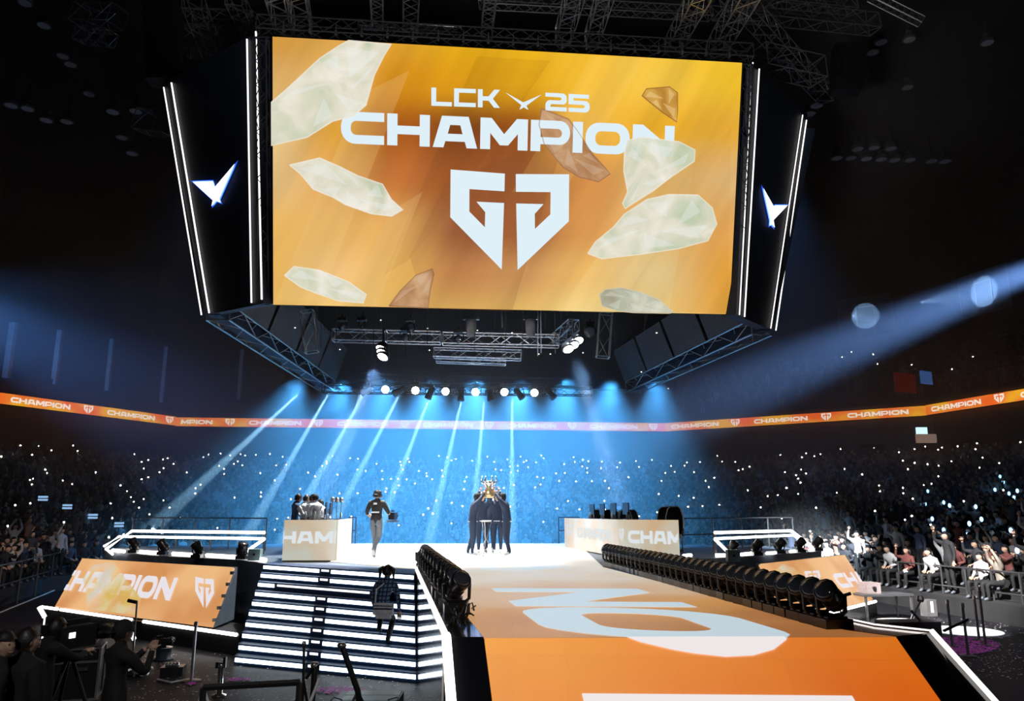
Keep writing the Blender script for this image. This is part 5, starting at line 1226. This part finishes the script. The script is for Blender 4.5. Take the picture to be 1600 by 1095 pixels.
# confetti
random.seed(21); mb = MB(); mp_ = MB()
for k in range(2600):
    x = random.uniform(0, 720); y = random.uniform(1015, 1110)
    if random.random() < .35: x = random.uniform(1380, 1660); y = random.uniform(965, 1060)
    q = at_z(x, y, .012); s = random.uniform(.014,.03); a = random.uniform(0, PI); c, d = math.cos(a)*s, math.sin(a)*s; tl = random.uniform(-.008,.008)
    mb.add([(q.x-c,q.y-d,.012),(q.x+d*.5,q.y-c*.5,.012+abs(tl)),(q.x+c,q.y+d,.014),(q.x-d*.5,q.y+c*.5,.012)], [(0,1,2,3)])
mb.build('confetti', mat('pale_confetti', (.8,.76,.85), .6), label='pale confetti strewn over the dark floor', cat='confetti', kind='stuff')
for cx, cy, rx, ry, n in ((1500,1008,60,14,1500),(622-70,1082,18,6,260),(505+30,1078,40,6,300),(374,1061,18,3,90),(298,1067,8,3,60)):
    for k in range(n):
        r = math.sqrt(random.random()); a = random.uniform(0, 2*PI); q = at_z(cx+rx*r*math.cos(a), cy+ry*r*math.sin(a), .015); s = random.uniform(.02,.045); a = random.uniform(0, PI); c, d = math.cos(a)*s, math.sin(a)*s
        mp_.add([(q.x-c,q.y-d,.015),(q.x+d*.5,q.y-c*.5,.02),(q.x+c,q.y+d,.018),(q.x-d*.5,q.y+c*.5,.015)], [(0,1,2,3)])
mp_.build('magenta_confetti', mat('magenta_confetti', (.8,.14,.85), .5), label='patches of magenta confetti on the dark floor', cat='confetti', kind='stuff')

# right hand side: front edge, rails, stands and platforms
e0, e1 = at_z(1372,936,.03), at_z(1640,982,.03)
dr = (e1-e0).normalized(); MB().tube([e0, e1+dr*3], .022, 5).build('edge_strip', M['whiteedge'], label='long pale edge strip along the foot of the right-hand stand', cat='edge strip')
f0, f1 = at_z(0,957,.03), at_z(88,921,.03); MB().tube([f0-(f1-f0)*.5, f1], .022, 5).build('edge_strip', M['whiteedge'], label='pale edge strip along the foot of the left-hand stand', cat='edge strip')
def railing(label, a, b, h, k, m='rail'):
    mb = MB()
    for z in (h, h*.55): mb.tube([a+Vector((0,0,z)), b+Vector((0,0,z))], .025, 6)
    for i in range(k+1): q = lerp(a,b,i/k); mb.tube([q, q+Vector((0,0,h))], .028, 6)
    return mb.build('guard_rail', M[m], label=label, cat='railing')
railing('dark guard rail on posts along the front of the right-hand stand', e0+Vector((.15,0,0)), e1+dr*2+Vector((.15,0,0)), 1.25, 9)
railing('dark guard rail on posts along the front of the left-hand stand', f0-(f1-f0)*.3+Vector((-.15,0,0)), f1+(f1-f0)*1.5+Vector((-.15,0,0)), 1.3, 9)
for (x, y, h, lab) in ((1488,1010,.95,'first'),(1513,1025,1.0,'second'),(1530,1000,.95,'third'),(1540,1008,1.2,'fourth')):
    post(x, y, h, 'slim dark barrier post on the floor at the right, %s from the left' % lab)
mb = MB(); a, b = at_Y(1475,985,10.8), at_Y(1512,968,11.3); mb.tube([a,b], .02, 5); mb.build('barrier_bar', M['rail'], label='slanting dark bar joining two posts on the right floor', cat='bar')
t = thing('folding_stand', 'black folding stand with crossed legs before the right-hand stand', 'stand', at_z(1438,990,0)); b = t.location.copy(); inv = Matrix.Translation(-b)
for p_, q_ in (((1438,938),(1422,972)),((1425,955),(1440,972))): o = MB().tube([at_Y(*p_,15.2), at_z(q_[0],q_[1],0)+Vector((0,0,.01))], .03, 6).build('leg', M['plastic'], t); o.matrix_parent_inverse = inv
o = MB().lathe([(.05,-.05),(.07,0),(.05,.06)], 8, at_Y(1438,936,15.2)).build('head', M['silver'], t); o.matrix_parent_inverse = inv
q = at_z(1452,962,0); t = thing('paper_box', 'small pale box on the floor behind the bright round light pool at the right', 'box', q, .3); MB().box((0,0,.22), (.34,.26,.44)).build('body', M['drape'], t); MB().box((0,-.131,.25),(.1,.004,.3)).build('label_sheet', M['whiteedge'], t)
q = at_z(1380,968,0); t = thing('equipment_table', 'low dark equipment table with small gear right of the right tilted screen', 'table', q, .2); MB().box((0,0,.66),(1.5,.7,.05)).build('top', M['rail'], t)
for sx_ in (-1,1):
    for sy_ in (-1,1): MB().box((sx_*.68,sy_*.3,.32),(.05,.05,.64)).build('leg', M['rail'], t)
q2 = q+Vector((-.3,0,.69)); t = thing('smoke_machine', 'square dusky box on the equipment table at the right', 'machine', q2, .2); MB().box((0,0,.14),(.42,.4,.28)).build('body', cloth('dusky_box', (.25,.2,.2)), t); MB().lathe([(.05,0),(.05,.05)],10,(0,-.2,.14),Matrix.Rotation(PI/2,3,'X')).build('nozzle', M['plastic'], t)
q = at_z(1400,990,0); t = thing('low_platform', 'low black platform with a lit edge between the runway and the right-hand light pool', 'platform', (10.0*0+q.x+.3,q.y,0), .1); MB().box((0,0,.15),(1.3,.6,.3)).build('body', M['case'], t)
for (x, y, rx, where) in ((1410,971,36,'farther'),(1508,986,50,'nearer')):  # white discs added to paint the spotlight pools onto the dark floor
    c = at_z(x, y, 0); MB().lathe([(rx/FPX*c.y,0),(rx/FPX*c.y,.012)], 32).build('light_pool_disc', mat('light_pool_white', (.8,.8,.8), .6), label='brightly lit round white disc on the dark right floor, the %s of two' % where, cat='floor disc', loc=(c.x,c.y,.002))
MB().tube([at_Y(1527,1057,8.6), at_Y(1543,1098,8.2), Vector((at_Y(1543,1098,8.2).x,8.0,.01))], .014, 5).build('white_rod', M['whiteedge'], label='thin white rod standing outside the right ramp edge', cat='rod')

# signs and openings
q = at_Y(1440,673,50); 
MB().box(q, (.7,.1,.45)).build('exit_sign', M['exit'], label='small glowing blue-white sign over an opening in the right-hand stand', cat='sign')
a = at_Y(1447,685,49.5); MB().box(a, (1.2,.3,.55)).build('vomitory_opening', M['warmpanel'], label='pale lit opening under the small glowing sign in the right-hand stand', cat='doorway')
for (x, y) in ((67,780),(105,793),(145,808),(186,821)):
    c = at_Y(x, y, 33); t = thing('small_display', 'small blue-lit display board above the left-hand stand, near pixel row order %s from the left' % {67:'first',105:'second',145:'third',186:'fourth'}[x], 'display', c, .5)
    t['label'] = 'small blue-lit display board in the left-hand stand, %s of four from the left' % {67:'first',105:'second',145:'third',186:'fourth'}[x]
    MB().box((0,0,.1),(.36,.06,.08)).box((0,0,-.02),(.36,.06,.08)).build('panel', M['display'], t); MB().tube([(0,.06,.1),(0,.06,-1.0)], .02, 5).build('pole', M['rail'], t)
c = at_Y(1414,598,52); MB().box(c, (2.2,.12,1.3), .5).build('red_banner', M['redsign'], label='dark red banner on the upper stand at the right', cat='banner')
c = at_Y(1447,590,53); MB().box(c, (1.2,.12,.9), .5).build('blue_window', mat('dim_blue_opening', (.1,.2,.4), .6, em=(.05,.14,.4), es=.8), label='dim blue lit opening beside the dark red banner', cat='window')
# pale lettering on the concourse walls
for (x0, x1, y0, y1, where) in ((44,72,700,691,'left'),(168,190,705,699,'left, farther in'),(1344,1384,701,694,'right')):
    Y = 50; O = at_Y(x0,y0,Y); X = at_Y(x1,y0,Y)-O; mb = MB(); put_text(mb, 'INSPIRE', O, X, at_Y(x0,y1,Y)-O, Vector((0,-1,0)), .05)
    mb.build('wall_lettering', M['rail'], label='faint grey lettering INSPIRE on the dark wall above the stand on the '+where, cat='lettering')

# ------------------------------------------------------------------ the crowd
def crowd_cloth():
    m = mat('crowd_cloth', (.1,.1,.1), .85); oi = N(m,'ShaderNodeObjectInfo'); r = N(m,'ShaderNodeValToRGB'); r.color_ramp.interpolation = 'CONSTANT'
    cs = [(0,(.02,.02,.024)),(.3,(.05,.05,.06)),(.42,(.5,.5,.52)),(.56,(.16,.05,.045)),(.66,(.3,.26,.22)),(.74,(.65,.65,.66)),(.84,(.05,.07,.13)),(.93,(.28,.14,.10))]
    r.color_ramp.elements[0].color = (*cs[0][1],1); r.color_ramp.elements[1].position = cs[1][0]; r.color_ramp.elements[1].color = (*cs[1][1],1)
    for p_, c in cs[2:]: e = r.color_ramp.elements.new(p_); e.color = (*c,1)
    L(m, oi.outputs['Random'], r.inputs[0]); L(m, r.outputs[0], P(m).inputs['Base Color']); return m
CC = crowd_cloth(); DK = CL['black']
SIT = dict(pelvis=(0,-.05,.50), waist=(0,-.04,.64), chest=(0,0,.80), upper=(0,0,.93), neck=(0,.01,1.03), head=(0,.03,1.16), shL=(-.17,0,.94), shR=(.17,0,.94), elL=(-.22,.04,.68), elR=(.22,.04,.68), wrL=(-.1,.26,.60), wrR=(.1,.26,.60),
  hipL=(-.1,0,.46), hipR=(.1,0,.46), knL=(-.13,.42,.46), knR=(.13,.42,.46), anL=(-.12,.40,.08), anR=(.12,.40,.08), toL=(-.12,.55,.035), toR=(.12,.55,.035))
def var(**k): d = dict(SIT); d.update(k); return d
poses = [(SIT, None), (var(elR=(.25,.22,.98), wrR=(.16,.3,1.25)), 'R'), (var(elL=(-.2,.2,.86), wrL=(-.03,.34,1.02), elR=(.2,.2,.86), wrR=(.03,.34,1.02)), None), (var(elL=(-.24,.1,1.1), wrL=(-.12,.2,1.38), elR=(.24,.1,1.1), wrR=(.12,.2,1.38)), None),
         (var(chest=(0,.08,.78), upper=(0,.12,.9), neck=(0,.15,1.0), head=(0,.2,1.11), shL=(-.17,.12,.9), shR=(.17,.12,.9)), None), (dict(elR=(.25,.2,1.5), wrR=(.15,.28,1.78)), 'S')]
lib = []
for k, (j, ph) in enumerate(poses):
    for hstyle in ('short', 'long'):
        me, J, fr = body_mesh('spectator', j, {'top': CC, 'legs': DK, 'shoe': CL['grey']}, sub=0 if 0 else 1, fore='sleeve')
        hm_ = hair_geo(J, fr, hstyle).mesh('hair', HAIR, True)
        # one joined body with its hair
        bm = bmesh.new(); bm.from_mesh(me); n0 = len(bm.faces); bm.from_mesh(hm_); bm.faces.ensure_lookup_table()
        for f in bm.faces[n0:]: f.material_index = 6
        bm.to_mesh(me); bm.free(); me.materials.append(HAIR); lib.append((me, ph, J['wrR'], (k == 5)))
# seats of the whole bowl: every place filled, sorted by distance
random.seed(77); places = []
cen = Vector((0, 22, 0))
for i in range(ns):
    for k in range(ROWS):
        a = tier_pt(i, (k+.55)/ROWS); b = tier_pt(i+.9999, (k+.55)/ROWS); n = int((b-a).length/.58); z = tier_z(k)
        for j in range(n):
            if abs((j/n*4) % 1-.5) > .47: continue
            if random.random() < .03: continue
            p = lerp(a, b, (j+.5+random.uniform(-.12,.12))/n); p.z = z
            x, y, d = project(p+Vector((0,0,1)))
            if -60 < x < 1660 and y < 1120 and d > 4: places.append((d, x, y, p))
for k in range(900):      # upper stand on the right
    i = random.choice([4,4,5,5,5,6]); r = random.randint(1,9); t_ = random.random(); z = 11.0+r*.55-.0; a = outset(i, .4+r*.9+.4); b = outset(i+1, .4+r*.9+.4); p = lerp(a, b, t_); p.z = z
    x, y, d = project(p+Vector((0,0,1)))
    if 950 < x < 1660: places.append((d, x, y, p))
places.sort(key=lambda q: q[0])
vis = [q for q in places if not (q[0] < 34 and 88 < q[1] < 372 and q[2] > 885) and not (660 < q[1] < 1300 and q[2] > 885)]
def faceang(p):
    v = Vector((C0.x, 20, 0))-Vector((p.x,p.y,0)); return math.atan2(v.y, v.x)-PI/2
def section(p): return 'left-hand stand' if p.x < -14 and p.y < 55 else ('right-hand stand' if p.x > 9 else 'stand behind the stage')
LAB = {'left-hand stand': 'spectator in the nearest rows of the dark left-hand stand', 'right-hand stand': 'spectator in the nearest rows of the right-hand stand beside the stage', 'stand behind the stage': 'spectator in the front rows of the blue-lit stand behind the stage'}
near = vis[:300]; rest = vis[300:]; phones = []
for (d, x, y, p) in near:
    r = random.random(); r = 1-(1-r)*.55 if (p.x > 9 and random.random() < .7) else r; idx = (0 if r < .35 else 1 if r < .5 else 2 if r < .7 else 3 if r < .8 else 4 if r < .93 else 5)*2+random.choice((0,1)); me, ph, wr, _ = lib[idx]
    sct = section(p); o = link('spectator', me, label=LAB[sct], cat='spectator', group='spectators, nearest rows of the '+sct, loc=p); a = faceang(p)+random.uniform(-.2,.2); o.rotation_euler = (0,0,a); s = random.uniform(.93,1.05); o.scale = (s,)*3
    if ph and random.random() < .6: phones.append((p+Matrix.Rotation(a,3,'Z')@(Vector(wr)+Vector((0,.05,.12)))*s, a))
# far rows: small but whole figures, gathered as one crowd
def lo(arm, seed):
    m = MB(); m.mi = 0
    m.tube([(0,-.05,.42),(0,0,.7),(0,0,.92),(0,.01,1.02)], [.17,.17,.2,.07], 6); m.tube([(-.1,0,.45),(-.13,.42,.48),(-.12,.4,.05)], [.09,.075,.05], 4); m.tube([(.1,0,.45),(.13,.42,.48),(.12,.4,.05)], [.09,.075,.05], 4)
    la = [(-.2,0,.92),(-.24,.06,.66),(-.08,.26,.62)]; ra = [(.2,0,.92),(.25,.2,1.0),(.16,.28,1.3)] if arm else [(.2,0,.92),(.24,.06,.66),(.08,.26,.62)]
    m.tube(la, [.06,.05,.035], 4); m.tube(ra, [.06,.05,.035], 4)
    m.mi = 1; m.lathe([(.03,-.12),(.07,-.06),(.085,0),(.07,.06),(.02,.09)], 6, (0,.035,1.16)); m.lathe([(.035,-.03),(.03,.05)], 4, la[-1]); m.lathe([(.035,-.03),(.03,.05)], 4, ra[-1])
    m.mi = 2; m.lathe([(.07,-.08),(.10,0),(.085,.08),(.03,.13)], 6, (0,-.015,1.17)); return m
LO = [lo(0,1), lo(1,2)]
allv = []; lens = []; flat = []; mi = []; cols = []; off = 0
pal = [(.02,.02,.024),(.05,.05,.06),(.02,.02,.03),(.45,.45,.48),(.16,.05,.045),(.28,.24,.2),(.6,.6,.62),(.05,.07,.13),(.24,.12,.09),(.03,.03,.04)]
for (d, x, y, p) in rest:
    up_ = random.random() < .3; T = LO[up_]; a = faceang(p)+random.uniform(-.25,.25); s = random.uniform(.92,1.06); ca_, sa_ = math.cos(a)*s, math.sin(a)*s
    vv = np.array(T.v); X = np.stack([vv[:,0]*ca_-vv[:,1]*sa_+p.x, vv[:,0]*sa_+vv[:,1]*ca_+p.y, vv[:,2]*s+p.z], 1); allv.append(X)
    c = random.choice(pal)
    for f, m_ in zip(T.f, T.m): flat.extend(i+off for i in f); lens.append(len(f)); mi.append(m_); cols.append(c)
    off += len(vv)
    if up_: phones.append((Vector((p.x+.16*ca_-.30*sa_, p.y+.16*sa_+.30*ca_, p.z+1.40*s)), a))
me = bpy.data.meshes.new('crowd'); V_ = np.concatenate(allv); me.vertices.add(len(V_)); me.vertices.foreach_set('co', V_.ravel().astype(np.float32))
me.loops.add(len(flat)); me.loops.foreach_set('vertex_index', np.array(flat, dtype=np.int32)); me.polygons.add(len(lens))
st_ = np.concatenate([[0], np.cumsum(lens)[:-1]]).astype(np.int32); me.polygons.foreach_set('loop_start', st_)
me.polygons.foreach_set('material_index', np.array(mi, dtype=np.int32)); me.update(calc_edges=True)
ca = me.attributes.new('clothes', 'FLOAT_COLOR', 'FACE'); ca.data.foreach_set('color', np.array([(*c,1) for c in cols], dtype=np.float32).ravel())
cm = mat('far_crowd_cloth', (.1,)*3, .85); at_ = N(cm,'ShaderNodeAttribute'); at_.attribute_name = 'clothes'; L(cm, at_.outputs['Color'], P(cm).inputs['Base Color'])
for m_ in (cm, SKIN, HAIR): me.materials.append(m_)
link('seated_crowd', me, label='the farther rows of the seated crowd filling the stands all round the stage', cat='crowd', kind='stuff')
# phone lights
phone = MB().box((0,0,0), (.075,.01,.15)).mesh('phone', M['plastic']); ph_l = {}
for k, r in ((0,.024),(1,.034),(2,.046)):
    ph_l[k] = MB().lathe([(r*.3,-.01),(r,0),(r*.8,.012),(r*.2,.016)], 8, (0,.02,.03), Matrix.Rotation(-PI/2,3,'X')).mesh('flash', M['phone'])
random.seed(31); random.shuffle(phones)
good = [q for q in phones if -20 < project(q[0])[0] < 1620 and 690 < project(q[0])[1] < 960 or (project(q[0])[1] < 630 and random.random() < .12)]
good = [q for q in good if not (400 < project(q[0])[0] < 700 and project(q[0])[1] > 880)][:300]
for (p, a) in good:
    x, y, d = project(p); k = 0 if d < 28 else 1 if d < 45 else 2
    sct = section(p); t = thing('phone', 'phone with a shining white light held up in the '+sct, 'phone', p, a, 'shining phones in the '+sct)
    link('body', phone, t); link('flash', ph_l[k], t)
# blue cheering lights on the right
random.seed(12); bl = [(1450,770),(1446,790),(1484,793),(1457,814),(1475,788),(1515,822),(1525,795),(1534,815),(1555,843),(1475,832),(1555,768),(1563,747),(1577,774),(1585,781),(1590,770),(1590,865),(1416,899),(1512,840),(1580,833),(1568,756)]
stick = MB().tube([(0,0,-.12),(0,0,.02)], .018, 6).mesh('grip', M['plastic']); glow = MB().lathe([(.02,0),(.055,.05),(.055,.12),(.02,.17)], 8).mesh('glow_bulb', M['phoneblue'])
cand = [q for q in vis if q[3].x > 9]
for (x, y) in bl:
    q = min(cand, key=lambda c: (c[1]-x)**2+(c[2]-y)**2); p = at_Y(x, y, q[3].y-.25)
    t = thing('cheering_stick', 'short cheering stick glowing blue in the right-hand stand', 'light stick', p, 0, 'blue cheering sticks in the right-hand stand'); link('grip', stick, t); link('glow_bulb', glow, t)
